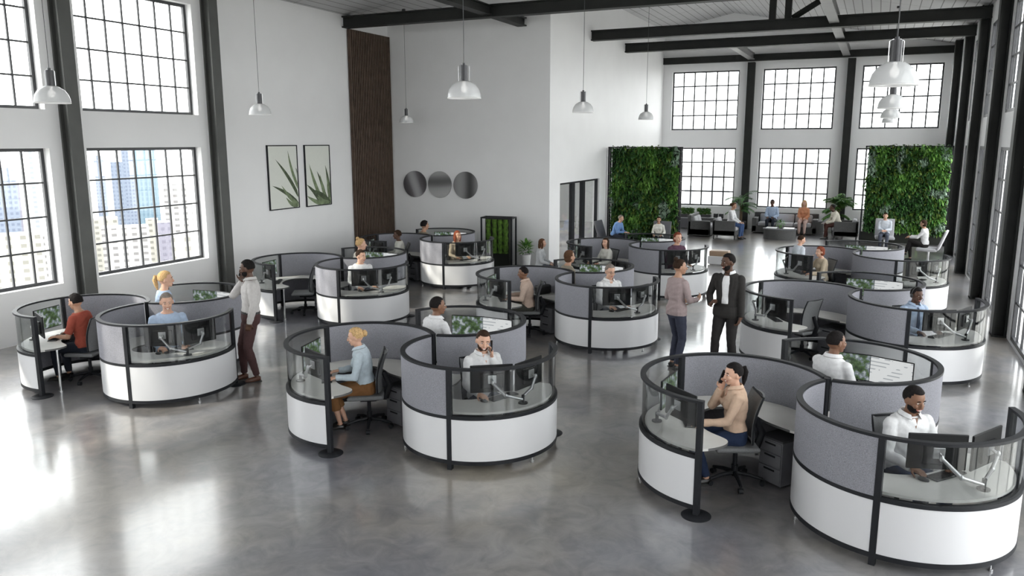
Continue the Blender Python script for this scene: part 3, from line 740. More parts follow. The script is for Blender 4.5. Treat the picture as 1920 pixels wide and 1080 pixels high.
# ------------------------------------------------------------------ people
def evalmesh(me, voxel, smooth=2, dec=None):
    o = bpy.data.objects.new('tmp', me); COL.objects.link(o)
    m = o.modifiers.new('r', 'REMESH'); m.mode = 'VOXEL'; m.voxel_size = voxel; m.use_smooth_shade = True
    if smooth: s_ = o.modifiers.new('s', 'SMOOTH'); s_.iterations = smooth; s_.factor = 0.5
    dg = bpy.context.evaluated_depsgraph_get(); dg.update()
    r = bpy.data.meshes.new_from_object(o.evaluated_get(dg), depsgraph=dg)
    bpy.data.objects.remove(o); return r
def skin_mat(name, col):
    m = mat(name, col, 0.5, var=0.05, scale=30, spec=0.4); m.node_tree.nodes['Principled BSDF'].inputs['Subsurface Weight'].default_value = 0.06
    m.node_tree.nodes['Principled BSDF'].inputs['Subsurface Radius'].default_value = (.02, .01, .005); return m
SK = {'fair': skin_mat('skin_fair', (.60, .36, .26)), 'tan': skin_mat('skin_tan', (.42, .24, .16)), 'brown': skin_mat('skin_brown', (.20, .10, .06)), 'dark': skin_mat('skin_dark', (.095, .047, .030))}
CLOTH = {}
def cloth(name, col, var=.06): 
    if name not in CLOTH: CLOTH[name] = mat('cloth_' + name, col, .85, var=var, scale=35, spec=.2, bump=.15, bscale=60)
    return CLOTH[name]
HAIRM = {n: mat('hair_' + n, c, .8, var=.35, scale=60, spec=.12) for n, c in
         (('black', (.012, .010, .010)), ('darkbrown', (.035, .020, .013)), ('brown', (.09, .045, .025)), ('blonde', (.50, .33, .16)), ('red', (.20, .055, .03)), ('grey', (.20, .17, .15)), ('lightbrown', (.16, .095, .055)))}
M['eyewhite'] = mat('eye_white', (.6, .58, .56), .2); M['iris'] = mat('iris_dark', (.02, .014, .01), .1); M['lip'] = mat('lips', (.36, .12, .10), .4); M['teeth'] = mat('teeth', (.75, .73, .68), .3)
M['shoe'] = mat('shoe_black', (.015, .014, .014), .35); M['shoebrown'] = mat('shoe_brown', (.09, .035, .02), .35); M['sole'] = mat('shoe_sole', (.05, .05, .05), .7)

def ik(S, T, l1, l2, hint):
    d = T - S; L_ = min(d.length, (l1 + l2) * .999); L_ = max(L_, abs(l1 - l2) + .01); dn = d.normalized(); T2 = S + dn * L_
    a = (l1 * l1 - l2 * l2 + L_ * L_) / (2 * L_); h = math.sqrt(max(0, l1 * l1 - a * a))
    hn = (hint - dn * hint.dot(dn)).normalized()
    return S + dn * a + hn * h, T2

def sect_tube(mb, secs, n=16):
    """secs: (centre, right axis*width, front axis*depth)"""
    vs = []; fs = []
    for c, a, b_ in secs:
        for k in range(n):
            w = 2 * PI * k / n; ce, se = math.cos(w), math.sin(w)
            ce = math.copysign(abs(ce) ** .85, ce); se = math.copysign(abs(se) ** .85, se); vs.append(c + a * ce + b_ * se)
    for i in range(len(secs) - 1):
        for k in range(n): fs.append((i * n + k, i * n + (k + 1) % n, (i + 1) * n + (k + 1) % n, (i + 1) * n + k))
    fs.append(tuple(range(n - 1, -1, -1))); fs.append(tuple((len(secs) - 1) * n + k for k in range(n)))
    mb.add(vs, fs)

def shell(c, r, Mr, keep, nu=40, nv=28, inner=.80, noise=0.0, seed=0):
    """closed ellipsoid whose verts where keep(p_local_unit) fails are pulled inside the head"""
    mb = MB(); vs = []; fs = []
    for i in range(nv + 1):
        ph = PI * i / nv
        for k in range(nu):
            th = 2 * PI * k / nu
            u = Vector((math.sin(ph) * math.cos(th), math.sin(ph) * math.sin(th), math.cos(ph)))
            s_ = 1.0 if keep(u) else inner
            if noise: s_ *= 1 + noise * mnoise.noise(u * 5 + Vector((seed, 0, 0)))
            p = Vector((r[0] * u.x * s_, r[1] * u.y * s_, r[2] * u.z * s_)); vs.append(Vector(c) + Mr @ p)
    for i in range(nv):
        for k in range(nu): fs.append((i * nu + k, (i + 1) * nu + k, (i + 1) * nu + (k + 1) % nu, i * nu + (k + 1) % nu))
    mb.add(vs, fs); return mb

def hand_geo(mb, wrist, d, nrm, side, s, curl=.35, grip=False):
    """palm + four fingers + thumb. d: pointing direction, nrm: palm-side normal, side: +1 left hand"""
    d = d.normalized(); nrm = (nrm - d * nrm.dot(d)).normalized(); lat = d.cross(nrm).normalized() * side   # lat points to the thumb side for either hand
    Mp = Matrix((d, lat, nrm)).transposed()
    mb.rbox(tuple(wrist + d * .048 * s), (.095 * s, .082 * s, .028 * s), .012 * s, 0, 3, Mp)
    mb.tube([wrist - d * .02 * s, wrist + d * .03 * s], [.026 * s, .026 * s], 8, True, .8)
    for j, (off, ln) in enumerate(((.031, .074), (.0105, .082), (-.0105, .076), (-.031, .060))):
        b_ = wrist + d * .088 * s + lat * off * s; c_ = curl + .12 * j * curl
        d1 = (d * math.cos(c_) + nrm * math.sin(c_) + lat * off * 1.4).normalized(); d2 = (d * math.cos(2.2 * c_) + nrm * math.sin(2.2 * c_)).normalized(); d3 = (d * math.cos(3.2 * c_) + nrm * math.sin(3.2 * c_)).normalized()
        p1 = b_ + d1 * ln * .45 * s; p2 = p1 + d2 * ln * .32 * s; p3 = p2 + d3 * ln * .25 * s
        mb.tube([b_ - d * .01 * s, b_, p1, p2, p3], [.0095 * s, .0092 * s, .0085 * s, .0078 * s, .0062 * s], 7)
    b_ = wrist + d * .022 * s + lat * .033 * s; t1 = (d * .62 + lat * .75 + nrm * .25).normalized(); t2 = (d * .9 + lat * .25 + nrm * .35).normalized()
    p1 = b_ + t1 * .036 * s; p2 = p1 + t2 * .030 * s; p3 = p2 + (t2 + nrm * .2).normalized() * .022 * s
    mb.tube([b_ - t1 * .01, b_, p1, p2, p3], [.012 * s, .012 * s, .0105 * s, .0095 * s, .007 * s], 7)

PEOPLE = []
def person(x, y, rz, label, pose='sit', s=1.0, sex='m', skin='fair', hair='black', style='short', top=('white', (.7, .7, .7)), sleeve=1.0, bottom=('black', (.02, .02, .02)), shoes='shoe',
           lean=8, hyaw=0, hpitch=0, lh=None, rh=None, lhd=None, rhd=None, seat=.47, z0=0.0, feet=None, res=.012, smile=False, beard=False, extra=(), twist=0, legs='trousers', group='people in the office', htilt=0, curl=.35, phone=0, phx=.03, tuck=False):
    """local frame: x forward, y left. lh/rh: wrist targets. lhd/rhd: (direction, palm normal)"""
    V = Vector; root = empty('person', (x, y, z0), rz); tag(root, label, 'person', group)
    fem = sex == 'f'
    L_ = R(lean); up = V((math.sin(L_), 0, math.cos(L_))); fw = V((math.cos(L_), 0, -math.sin(L_)))
    tw = R(twist); lf = V((-math.sin(tw), math.cos(tw), 0)); lf = (lf - up * lf.dot(up)).normalized(); fwt = lf.cross(up)
    hipz = (seat + .085 * s) if pose == 'sit' else .93 * s
    P = V((0, 0, hipz))
    sw = (.150 if fem else .172) * s; hw = (.085 if fem else .082) * s
    cx_ = lambda t: P + up * t * s
    sh = cx_(.462)
    neckb = cx_(.535); neckt = cx_(.60) + fw * .012 * s
    hy = R(hyaw); hpz = R(hpitch); ht = R(htilt)
    HM = Matrix.Rotation(hy, 3, 'Z') @ Matrix.Rotation(hpz, 3, 'Y') @ Matrix.Rotation(ht, 3, 'X')
    hc = neckt + V((0, 0, .074 * s)) + HM @ V((.018 * s, 0, .012 * s))
    shL, shR = sh + lf * sw, sh - lf * sw
    ua, fa = .285 * s, .255 * s
    # leg targets
    th_, sh_ = .43 * s, .43 * s
    if pose == 'sit':
        hips = [P + V((.02, hw, -.01)), P + V((.02, -hw, -.01))]
        ft = feet or ((.43, .10), (.40, -.10))
        ank = [V((f[0] * s, f[1] * s, .085 * s + (f[2] if len(f) > 2 else 0))) for f in ft]
        kn = [ik(hips[j], ank[j], th_, sh_, V((1, (.25 if fem else .6) * (1 if j == 0 else -1) * .2, 1.2)))[0] for j in (0, 1)]
    else:
        hips = [P + V((0, hw, 0)), P + V((0, -hw, 0))]
        ft = feet or ((.04, .10), (-.04, -.11))
        ank = [V((f[0] * s, f[1] * s, .085 * s)) for f in ft]
        kn = [ik(hips[j], ank[j], .44 * s, .425 * s, V((1, 0, 0)))[0] for j in (0, 1)]
    # arms
    if phone:
        wt = hc + HM @ V((phx + .03, phone * .112, -.185)) * s; hdv = (HM @ V((-.30, -phone * .1, 1)), HM @ V((.15, -phone, 0)))
        if phone > 0: lh, lhd = wt, hdv
        else: rh, rhd = wt, hdv
    arms = []
    for j, (S, T, hd) in enumerate(((shL, lh, lhd), (shR, rh, rhd))):
        sg = 1 if j == 0 else -1
        if T is None:
            T = (S + V((.06, .05 * sg, -.52)) * s) if pose != 'sit' else V((.30 * s, .12 * sg, hipz + .10))
            hd = hd or (((.15, 0, -1), (0, -sg, 0)) if pose != 'sit' else ((1, -.2 * sg, -.25), (0, 0, -1)))
        T = V(T); hd = hd or ((1, 0, -.05), (0, 0, -1))
        E_, T2 = ik(S, T, ua, fa, V((-.45, sg * .55, -1.0)) if phone != sg else V((.5, sg * .35, -1.0)))
        arms.append((S, E_, T2, V(hd[0]), V(hd[1])))
    def torso(mb, g, lo=-.10, hi=.60):
        tab = [(-.10, .150, .100), (-.06, .168, .114), (0, .168, .118), (.07, .158, .112), (.16, .138 if not fem else .120, .100 if not fem else .090), (.26, .152 if not fem else .130, .112 if not fem else .100),
               (.36, .172 if not fem else .148, .118 if not fem else .106), (.43, .178 if not fem else .155, .108 if not fem else .098), (.475, .166 if not fem else .142, .092), (.505, .132 if not fem else .112, .078), (.53, .090 if not fem else .078, .066), (.555, .064 if not fem else .056, .056)]
        secs = [(cx_(t) + fw * (.0 if t < .2 else (-.01 * s)), lf * (w * s + g), fwt * (d_ * s + g)) for t, w, d_ in tab if lo <= t <= hi]
        sect_tube(mb, secs)
        if fem and hi > .3:
            for sg in (1, -1): mb.ell(cx_(.345) + lf * .062 * s * sg + fwt * .075 * s, (.052 * s + g,) * 3, None, 12, 8)
        if not fem and hi > .3 and lean > 25: pass
    def arm(mb, a, g, t1=1.0):
        S, E_, T, _, _ = a; k_ = .9 if fem else 1.0
        up_r = [.055 * s * k_ + g, .050 * s * k_ + g, .042 * s * k_ + g]; fo = [.043 * s * k_ + g, .040 * s * k_ + g, .029 * s * k_ + g * 1.3]
        mb.ell(S - V((0, 0, .012)), (.057 * s * k_ + g,) * 3, None, 14, 10)
        if t1 <= .5:
            q = S + (E_ - S) * (t1 * 2); mb.tube([S, S + (E_ - S) * t1, q], [up_r[0], up_r[1], up_r[2] + g * .8], 12)
        else:
            mb.tube([S, (S + E_) / 2, E_], up_r, 12); mb.ell(E_, (up_r[2] * 1.0,) * 3, None, 12, 8)
            q = E_ + (T - E_) * ((t1 - .5) * 2); mb.tube([E_, (E_ + q) / 2, q], fo, 12)
    def leg(mb, j, g, t1=1.0):
        H_, K, A = hips[j], kn[j], ank[j]; k_ = 1.0
        mb.ell(H_, (.088 * s + g,) * 3, None, 14, 10)
        mb.tube([H_, (H_ * .55 + K * .45), K], [.092 * s + g, .078 * s + g, .056 * s + g], 14); mb.ell(K, (.057 * s + g,) * 3, None, 12, 8)
        q = K + (A - K) * t1; mb.tube([K, K * .65 + q * .35, q], [.056 * s + g, .056 * s + g, (.036 + .020 * (1 - t1)) * s + g * 1.4], 12)
    # --- body: one continuous surface
    b_ = MB(); torso(b_, -.006)
    for a in arms: arm(b_, a, -.004)
    for j in (0, 1): leg(b_, j, -.006)
    for j in (0, 1):
        A = ank[j]; b_.tube([A, A + V((.0, 0, -.03 * s)), A + V((.08 * s, 0, -.055 * s)), A + V((.13 * s, 0, -.062 * s))], [.034 * s, .036 * s, .032 * s, .02 * s], 10)
    b_.tube([neckb - up * .05 * s, neckb, neckt, hc - V((0, 0, .02 * s))], [.066 * s, .056 * s, .052 * s, .055 * s], 14)
    HR = [.096 * s, .076 * s, .112 * s]
    b_.ell(hc + HM @ V((-.008 * s, 0, .018 * s)), (.096 * s, .077 * s, .098 * s), HM, 24, 16)
    b_.ell(hc + HM @ V((.022 * s, 0, -.045 * s)), (.066 * s, .058 * s, .068 * s), HM, 20, 14)
    b_.ell(hc + HM @ V((.058 * s, 0, -.093 * s)), (.024 * s, .026 * s, .018 * s), HM, 12, 8)
    b_.tube([hc + HM @ V((.082 * s, 0, .018 * s)), hc + HM @ V((.098 * s, 0, -.010 * s)), hc + HM @ V((.106 * s, 0, -.028 * s)), hc + HM @ V((.086 * s, 0, -.036 * s))], [.009 * s, .012 * s, .015 * s, .012 * s], 8)
    for sg in (1, -1):
        b_.ell(hc + HM @ V((-.008 * s, .079 * s * sg, -.008 * s)), (.017 * s, .010 * s, .030 * s), HM, 10, 8)
        b_.ell(hc + HM @ V((.062 * s, .034 * s * sg, -.030 * s)), (.026 * s, .024 * s, .022 * s), HM, 10, 8)
    for j, a in enumerate(arms): hand_geo(b_, a[2], a[3], a[4], 1 if j == 0 else -1, s * (.93 if fem else 1.0), curl)
    body = evalmesh(b_.mesh('body', SK[skin]), res * .62, 2); body.materials.clear(); body.materials.append(SK[skin]); link('body', body, root)
    # --- clothes
    tm = cloth(*top); bm_ = cloth(*bottom)
    def wr(me, amp=.0045):
        co = np.empty(len(me.vertices) * 3, 'f'); me.vertices.foreach_get('co', co); no = np.empty(len(me.vertices) * 3, 'f'); me.vertices.foreach_get('normal', no)
        co = co.reshape(-1, 3); no = no.reshape(-1, 3)
        ph = co[:, 0] * 31 + co[:, 1] * 23 + np.sin(co[:, 2] * 19 + co[:, 1] * 14) * 2 + x * 7; w_ = np.sin(ph) * np.sin(co[:, 2] * 41 + co[:, 0] * 17)
        co += no * (w_ * amp)[:, None]; me.vertices.foreach_set('co', co.ravel()); me.update()
    t_ = MB(); torso(t_, .016, .07 if tuck else (-.07 if pose != 'sit' else -.04), .53)
    for a in arms: arm(t_, a, .010, sleeve)
    me = evalmesh(t_.mesh('top', tm), res, 2); me.materials.clear(); me.materials.append(tm); wr(me, .0045 if 'jacket' not in extra else .0015); to = link('shirt' if 'jacket' not in extra else 'jacket', me, root)
    p_ = MB(); torso(p_, .012 if tuck else .006, -.10, .08 if pose != 'sit' or tuck else .03)
    if legs == 'skirt':
        for j in (0, 1): leg(p_, j, .016, .55)
        p_.ell((hips[0] + hips[1]) / 2 * .5 + (kn[0] + kn[1]) / 2 * .5, (.2 * s, .10 * s, .07 * s), None, 12, 8)
    else:
        for j in (0, 1): leg(p_, j, .007, .97)
    me = evalmesh(p_.mesh('bottom', bm_), res, 2); me.materials.clear(); me.materials.append(bm_); wr(me, .003); link('trousers' if legs != 'skirt' else 'skirt', me, root)
    for j in (0, 1):
        A = ank[j]; h_ = MB()
        h_.tube([A + V((-.045, 0, -.045)) * s, A + V((-.01, 0, -.04)) * s, A + V((.07, 0, -.055)) * s, A + V((.13, 0, -.062)) * s, A + V((.165, 0, -.066)) * s], [.030 * s, .044 * s, .040 * s, .036 * s, .018 * s], 12)
        h_.v = [(p[0], p[1], max(p[2], A.z - .080 * s)) for p in map(tuple, h_.v)]
        so = h_.build('shoe', M[shoes], root, True)
        q = MB(); q.rbox((A.x + .06 * s, A.y, A.z - .079 * s), (.24 * s, .078 * s, .010), .004); q.build('sole', M['sole'], so)
    # belt
    if 'belt' in extra:
        q = MB(); sect_tube(q, [(cx_(.055), lf * (.161 * s + .018), fwt * (.114 * s + .018)), (cx_(.085), lf * (.156 * s + .018), fwt * (.111 * s + .018))]); q.build('belt', M['shoe'], root, True)
    # collar
    if 'collar' in extra or 'tie' in extra or 'jacket' in extra:
        cm = tm if 'jacket' not in extra else cloth('white_shirt', (.72, .72, .73))
        q = MB(); n = 22; vs = []; fs = []
        for k in range(n + 1):
            w = R(28) + (2 * PI - R(56)) * k / n; ca, sa = math.cos(w), math.sin(w); dip = .022 * s * max(0, ca) ** 2
            for (rr_, zz) in ((.060, .062), (.078, .030), (.074, .022), (.056, .050)):
                rr_ += .014 if fem else .020
                vs.append(cx_(.50) + fwt * ca * (rr_ + (.018 if zz < .04 and ca > .5 else 0)) * s + lf * sa * rr_ * s + up * (zz * s + .012 * s - dip))
        for k in range(n):
            for m_ in range(4): fs.append((k * 4 + m_, k * 4 + (m_ + 1) % 4, k * 4 + 4 + (m_ + 1) % 4, k * 4 + 4 + m_))
        q.add(vs, fs); q.build('collar', cm, root, True)
        # open neck
        if 'tie' not in extra:
            q = MB(); c0 = cx_(.47) + fwt * .100 * s; q.add([c0 + lf * .032 * s + up * .055 * s - fwt * .025 * s, c0 - lf * .032 * s + up * .055 * s - fwt * .025 * s, c0 - up * .03 * s + fwt * .012 * s, c0 + lf * .034 * s + up * .055 * s - fwt * .05 * s, c0 - lf * .034 * s + up * .055 * s - fwt * .05 * s, c0 - up * .03 * s - fwt * .02 * s], [(0, 1, 2), (5, 4, 3), (0, 3, 4, 1), (1, 4, 5, 2), (2, 5, 3, 0)])
            q.build('open_neckline', SK[skin], root, True)
    if 'tie' in extra:
        q = MB(); sect_tube(q, [(cx_(.50) + fwt * .085 * s, lf * .018 * s, fwt * .010), (cx_(.47) + fwt * .118 * s, lf * .014 * s, fwt * .006), (cx_(.25) + fwt * .146 * s, lf * .034 * s, fwt * .005), (cx_(.12) + fwt * .136 * s, lf * .030 * s, fwt * .005)], 10)
        q.build('tie', cloth('slate_tie', (.07, .09, .14)), root, True)
    if 'jacket' in extra:      # shirt front showing between the lapels
        q = MB(); g = .0245
        secs = []
        for t, w in ((.11, .048), (.16, .048), (.22, .046), (.32, .050), (.40, .056), (.46, .052), (.50, .040)):
            dd = {.11: .106, .16: .103, .22: .106, .32: .116, .40: .112, .46: .096, .50: .078}[t]
            secs.append((cx_(t) + fwt * (dd * s + .006 - (.01 * s if t > .2 else 0)), lf * w * s, fwt * g))
        sect_tube(q, secs, 12); q.build('dress_shirt', cloth('white_shirt', (.72, .72, .73)), root, True)
        for sg in (1, -1):
            q = MB(); 
            sect_tube(q, [(cx_(.20) + lf * sg * .058 * s + fwt * (.128 * s), lf * .006, fwt * .006), (cx_(.36) + lf * sg * .082 * s + fwt * .122 * s, lf * .026, fwt * .007), (cx_(.44) + lf * sg * .085 * s + fwt * .108 * s, lf * .03, fwt * .007), (cx_(.50) + lf * sg * .070 * s + fwt * .075 * s, lf * .014, fwt * .007)], 8)
            q.build('lapel', tm, root, True)
        q = MB(); torso(q, .030, -.10, .10); me = evalmesh(q.mesh('hem', tm), res, 1); me.materials.clear(); me.materials.append(tm)
        keep_ = MB(); link('jacket_hem', me, to)
    # --- face
    fc = lambda a, b2, c: hc + HM @ V((a * s, b2 * s, c * s))
    if res <= .016:
        for sg in (1, -1):
            q = MB(); q.ell(fc(.0785, .031 * sg, .006), (.009 * s, .0115 * s, .0048 * s), HM, 12, 8); e_ = q.build('eye', M['eyewhite'], root, True)
            q = MB(); q.ell(fc(.0850, .031 * sg, .006), (.0055 * s, .0060 * s, .0047 * s), HM, 10, 6); q.build('iris', M['iris'], e_, True)
            q = MB(); q.tube([fc(.084, .015 * sg, .026), fc(.088, .030 * sg, .031), fc(.078, .048 * sg, .026)], [.0038 * s, .0045 * s, .003 * s], 6); q.build('eyebrow', HAIRM[hair if hair != 'blonde' else 'lightbrown'], root, True)
        q = MB(); k_ = 1.25 if smile else 1.0
        q.tube([fc(.070, -.026 * k_, -.058 + (.006 if smile else 0)), fc(.085, -.012 * k_, -.064), fc(.088, 0, -.066), fc(.085, .012 * k_, -.064), fc(.070, .026 * k_, -.058 + (.006 if smile else 0))], [.003 * s, .0075 * s, .0085 * s, .0075 * s, .003 * s], 8); mo = q.build('mouth', M['lip'], root, True)
        if smile:
            q = MB(); q.tube([fc(.0775, -.023, -.0575), fc(.0895, -.011, -.0625), fc(.0935, 0, -.0640), fc(.0895, .011, -.0625), fc(.0775, .023, -.0575)], [.002 * s, .0048 * s, .0054 * s, .0048 * s, .002 * s], 8); q.build('teeth', M['teeth'], mo, True)
    # --- hair
    hm = HAIRM[hair]
    curly = style in ('curly', 'afro')
    def keep_short(u):
        if u.z > .62: return True
        if u.x > .42: return False
        if u.x > .05: return u.z > (-.05 if style in ('long', 'bob') else .10)
        return u.z > -.42
    hk = 1.0 + (.07 if curly else 0) + (.03 if fem else 0)
    hb = shell(hc + HM @ V((-.012 * s, 0, .024 * s)), (.103 * s * hk, .084 * s * hk, .104 * s * hk), HM, keep_short, noise=.06 if curly else .015, seed=x)
    ho = hb.build('hair', hm, root, 'all')
    if style == 'bun': q = MB(); q.ell(fc(-.125, 0, .03), (.038 * s, .040 * s, .046 * s), HM, 14, 10); q.tube([fc(-.135, -.035, .05), fc(-.15, 0, .03), fc(-.135, .035, .0)], .012 * s, 8); q.build('bun', hm, ho, True)
    if style == 'topbun': q = MB(); q.ell(fc(-.07, 0, .125), (.036 * s,) * 3, HM, 14, 10); q.build('bun', hm, ho, True)
    if style == 'ponytail': q = MB(); q.tube([fc(-.10, 0, .05), fc(-.135, 0, .05), fc(-.15, 0, -.0), fc(-.135, 0, -.08), fc(-.12, 0, -.16)], [.015 * s, .030 * s, .034 * s, .027 * s, .006 * s], 10); q.build('ponytail', hm, ho, True)
    if style == 'long':
        q = MB(); q.tube([fc(-.03, 0, .05), fc(-.065, 0, -.04), fc(-.075, 0, -.13), fc(-.07, 0, -.22)], [.075 * s, .080 * s, .066 * s, .025 * s], 14, True, .72)
        for sg in (1, -1): q.tube([fc(.005, .074 * sg, .04), fc(.012, .084 * sg, -.04), fc(.0, .08 * sg, -.12), fc(-.005, .07 * sg, -.19)], [.02 * s, .026 * s, .024 * s, .008 * s], 8)
        q.build('long_hair', hm, ho, True)
    if style == 'bob': q = MB(); q.ell(fc(-.035, 0, -.035), (.072 * s, .090 * s, .075 * s), HM, 16, 10); q.build('bob', hm, ho, True)
    if beard:
        bs = shell(hc + HM @ V((.022 * s, 0, -.048 * s)), (.0705 * s, .0635 * s, .072 * s), HM, lambda u: u.z < .12 and u.x > -.35 and not (u.x > .86 and -.45 < u.z) , inner=.86, noise=.02); bs.build('beard', hm, ho, 'all')
    if 'headset' in extra:
        q = MB(); q.tube([fc(-.01, .092 * math.cos(t), .03 + .105 * math.sin(t)) for t in [PI * k / 12 for k in range(13)]], .007 * s, 8)
        for sg in (1, -1): q.ell(fc(-.005, .093 * sg, -.005), (.030 * s, .014 * s, .034 * s), HM, 12, 8)
        q.tube([fc(.0, .095, -.02), fc(.07, .075, -.065), fc(.10, .03, -.07)], .004 * s, 6); q.build('headset', M['dgrey'], root, True)
    if 'glasses' in extra:
        q = MB()
        for sg in (1, -1): q.tube([fc(.098, .031 * sg + .018 * math.cos(t), .005 + .014 * math.sin(t)) for t in [2 * PI * k / 14 for k in range(15)]], .0022 * s, 6); q.tube([fc(.095, .048 * sg, .008), fc(.0, .082 * sg, .008)], .002 * s, 6)
        q.tube([fc(.099, -.013, .006), fc(.099, .013, .006)], .002 * s, 6); q.build('glasses', M['black'], root, True)
    root['_h'] = 0; del root['_h']
    return root, dict(phx=phx, hc=hc, HM=HM, root=root, arms=arms, s=s, fc=fc)

def phone_at(info, side):
    """smartphone held at the ear, a thing of its own"""
    r = info['root']; fc = info['fc']; HM = info['HM']; s = info['s']; Mx = Matrix.Rotation(r.rotation_euler[2], 4, 'Z'); Mx.translation = r.location
    q = MB(); q.rbox((0, 0, 0), (.012, .072, .148), .006)
    o = q.build('smartphone', M['screenback'])
    ax = (HM @ Vector((-.45, 0, .9))).normalized(); n = HM @ Vector((0, side, 0)); n = (n - ax * n.dot(ax)).normalized(); t = ax.cross(n)
    mm = Matrix((n, t, ax)).transposed().to_4x4(); mm.translation = fc(info['phx'], .100 * side, -.055)
    o.matrix_world = Mx @ mm; return o
W = Vector
def az(k, i, rot): return pod(k, i)[2] + R(rot)
def sitter(k, i, u, v, rot, label, **kw):
    """someone on a swivel chair in a bay"""
    x, y, an = inpod(k, i, u, v)
    chair_at(k, i, u, v, R(rot), '')
    return person(x, y, an + R(rot), label, 'sit', **kw)
desk_hands = dict(lh=(.36, .16, .715), rh=(.36, -.16, .715), lhd=((1, -.25, -.12), (0, 0, -1)), rhd=((1, .25, -.12), (0, 0, -1)))
# front row
_, inf = sitter('A', 0, -.03, .00, 3, 'woman in peach blouse holding a phone to her ear, dark ponytail', s=.97, sex='f', skin='fair', hair='black', style='ponytail', top=('peach', (.60, .43, .32)), bottom=('navy', (.022, .035, .075)), lean=2,
       hyaw=16, hpitch=4, phx=.06, lh=(.37, .14, .715), lhd=((1, -.2, -.12), (0, 0, -1)), phone=-1, tuck=True, seat=.46, res=.010, smile=True, extra=('collar',), feet=((.30, .06), (.36, -.04)))
ph = phone_at(inf, -1); tag(ph, 'black smartphone held to the ear of the woman in peach blouse', 'phone', 'smartphones held to ears')
sitter('A', 1, -.02, .02, -16, 'smiling bearded man in white shirt reaching for his mouse behind the glass', s=1.04, skin='brown', hair='black', style='short', top=('white_shirt', (.72, .72, .73)), bottom=('navy', (.022, .035, .075)), lean=5,
       hyaw=8, hpitch=14, rh=(.37, -.17, .715), rhd=((1, .3, -.15), (0, 0, -1)), lh=(.33, .2, .715), lhd=((1, -.4, -.1), (0, 0, -1)), seat=.46, res=.010, smile=True, beard=True, extra=('collar',))
sitter('A', 2, -.02, .17, -26, 'man in white shirt seen from behind before the green landscape screen', s=1.08, skin='brown', hair='black', style='short', top=('white_shirt', (.72, .72, .73)), bottom=('black', (.02, .02, .022)), lean=4, hyaw=-22, seat=.50, res=.011, extra=('collar',), **desk_hands)
sitter('B', 0, -.05, .0, -6, 'blonde woman with a bun in pale blue shirt and brown skirt, typing', s=.96, sex='f', skin='fair', hair='blonde', style='bun', top=('pale_blue', (.52, .60, .66)), bottom=('toffee', (.23, .11, .045)), legs='skirt', lean=9, hyaw=0, hpitch=8, tuck=True, seat=.46, res=.010, smile=True, extra=('collar',), feet=((.36, .07), (.30, -.07)), **desk_hands)
_, inf = sitter('B', 1, -.02, .05, -14, 'dark-haired bearded man in white shirt on the phone behind the glass', s=1.04, skin='fair', hair='darkbrown', style='short', top=('white_shirt', (.72, .72, .73)), bottom=('slate', (.08, .09, .12)), lean=2, hyaw=-14, hpitch=12, htilt=-6,
       rh=(.38, -.22, .715), rhd=((1, .2, -.1), (0, 0, -1)), phone=1, seat=.46, res=.010, smile=True, beard=True, extra=('collar',))
ph = phone_at(inf, 1); tag(ph, 'black smartphone held to the ear of the dark-haired bearded man', 'phone', 'smartphones held to ears')
sitter('B', 2, -.10, .34, -32, 'man in white shirt seen from behind in the rear bay of front centre cluster', s=1.08, skin='brown', hair='black', style='short', top=('white_shirt', (.72, .72, .73)), bottom=('black', (.02, .02, .022)), lean=4, hyaw=-20, seat=.52, res=.011, extra=('collar',), lh=(.36, .16, .75), rh=(.36, -.16, .75))
sitter('C', 0, .0, .04, -16, 'black-haired person in rust red T-shirt typing by the left windows', s=1.0, skin='tan', hair='black', style='curly', top=('rust', (.33, .075, .05)), sleeve=.42, bottom=('darknavy', (.02, .024, .035)), lean=8, hyaw=0, hpitch=8, seat=.46, res=.011, **desk_hands)
sitter('C', 1, -.05, .02, -10, 'smiling grey-haired man in light blue shirt behind two monitors', s=1.10, skin='fair', hair='grey', style='short', top=('light_blue', (.42, .52, .68)), bottom=('slate', (.08, .09, .12)), lean=3, hyaw=-4, hpitch=10, seat=.47, res=.011, smile=True, **desk_hands)
sitter('C', 2, -.24, .27, -45, 'blonde person in pale blue top in the rear bay by the windows', s=1.12, sex='f', skin='fair', hair='blonde', style='ponytail', top=('light_blue', (.42, .52, .68)), bottom=('slate', (.08, .09, .12)), lean=2, hyaw=-10, seat=.54, res=.012, lh=(.34, .16, .78), rh=(.34, -.16, .78))
# standing people
SG = 'people standing on the floor'
_, inf = person(-8.46, 8.93, R(232), 'tall man in grey shirt and brown trousers standing with phone, hand in pocket', 'stand', s=1.075, skin='dark', hair='black', style='short', top=('pale_grey', (.50, .48, .47)), bottom=('aubergine', (.075, .040, .040)), shoes='shoebrown', lean=-2, hyaw=-22, hpitch=6, beard=True,
       phone=-1, phx=.10, lh=(.06, .215, .93), lhd=((.25, -.35, -1), (-.2, -1, 0)), res=.010, tuck=True, extra=('collar', 'belt'), feet=((-.02, .10), (.12, -.10)), group=SG)
ph = phone_at(inf, -1); tag(ph, 'smartphone held by the tall standing man in grey shirt', 'phone', 'smartphones held to ears')
person(-2.73, 12.23, R(55), 'woman in mauve sweater and dark jeans standing, talking with the suited man', 'stand', s=1.02, sex='f', skin='tan', hair='darkbrown', style='topbun', top=('mauve', (.34, .27, .27)), bottom=('indigo_jeans', (.045, .050, .075)), lean=1, hyaw=-34, hpitch=0,
       rh=(.30, -.14, 1.12), rhd=((.8, .1, .6), (0, 1, .2)), lh=(.22, .12, 1.05), lhd=((1, -.3, .2), (0, -1, .2)), res=.010, feet=((.03, .10), (-.05, -.10)), group=SG)
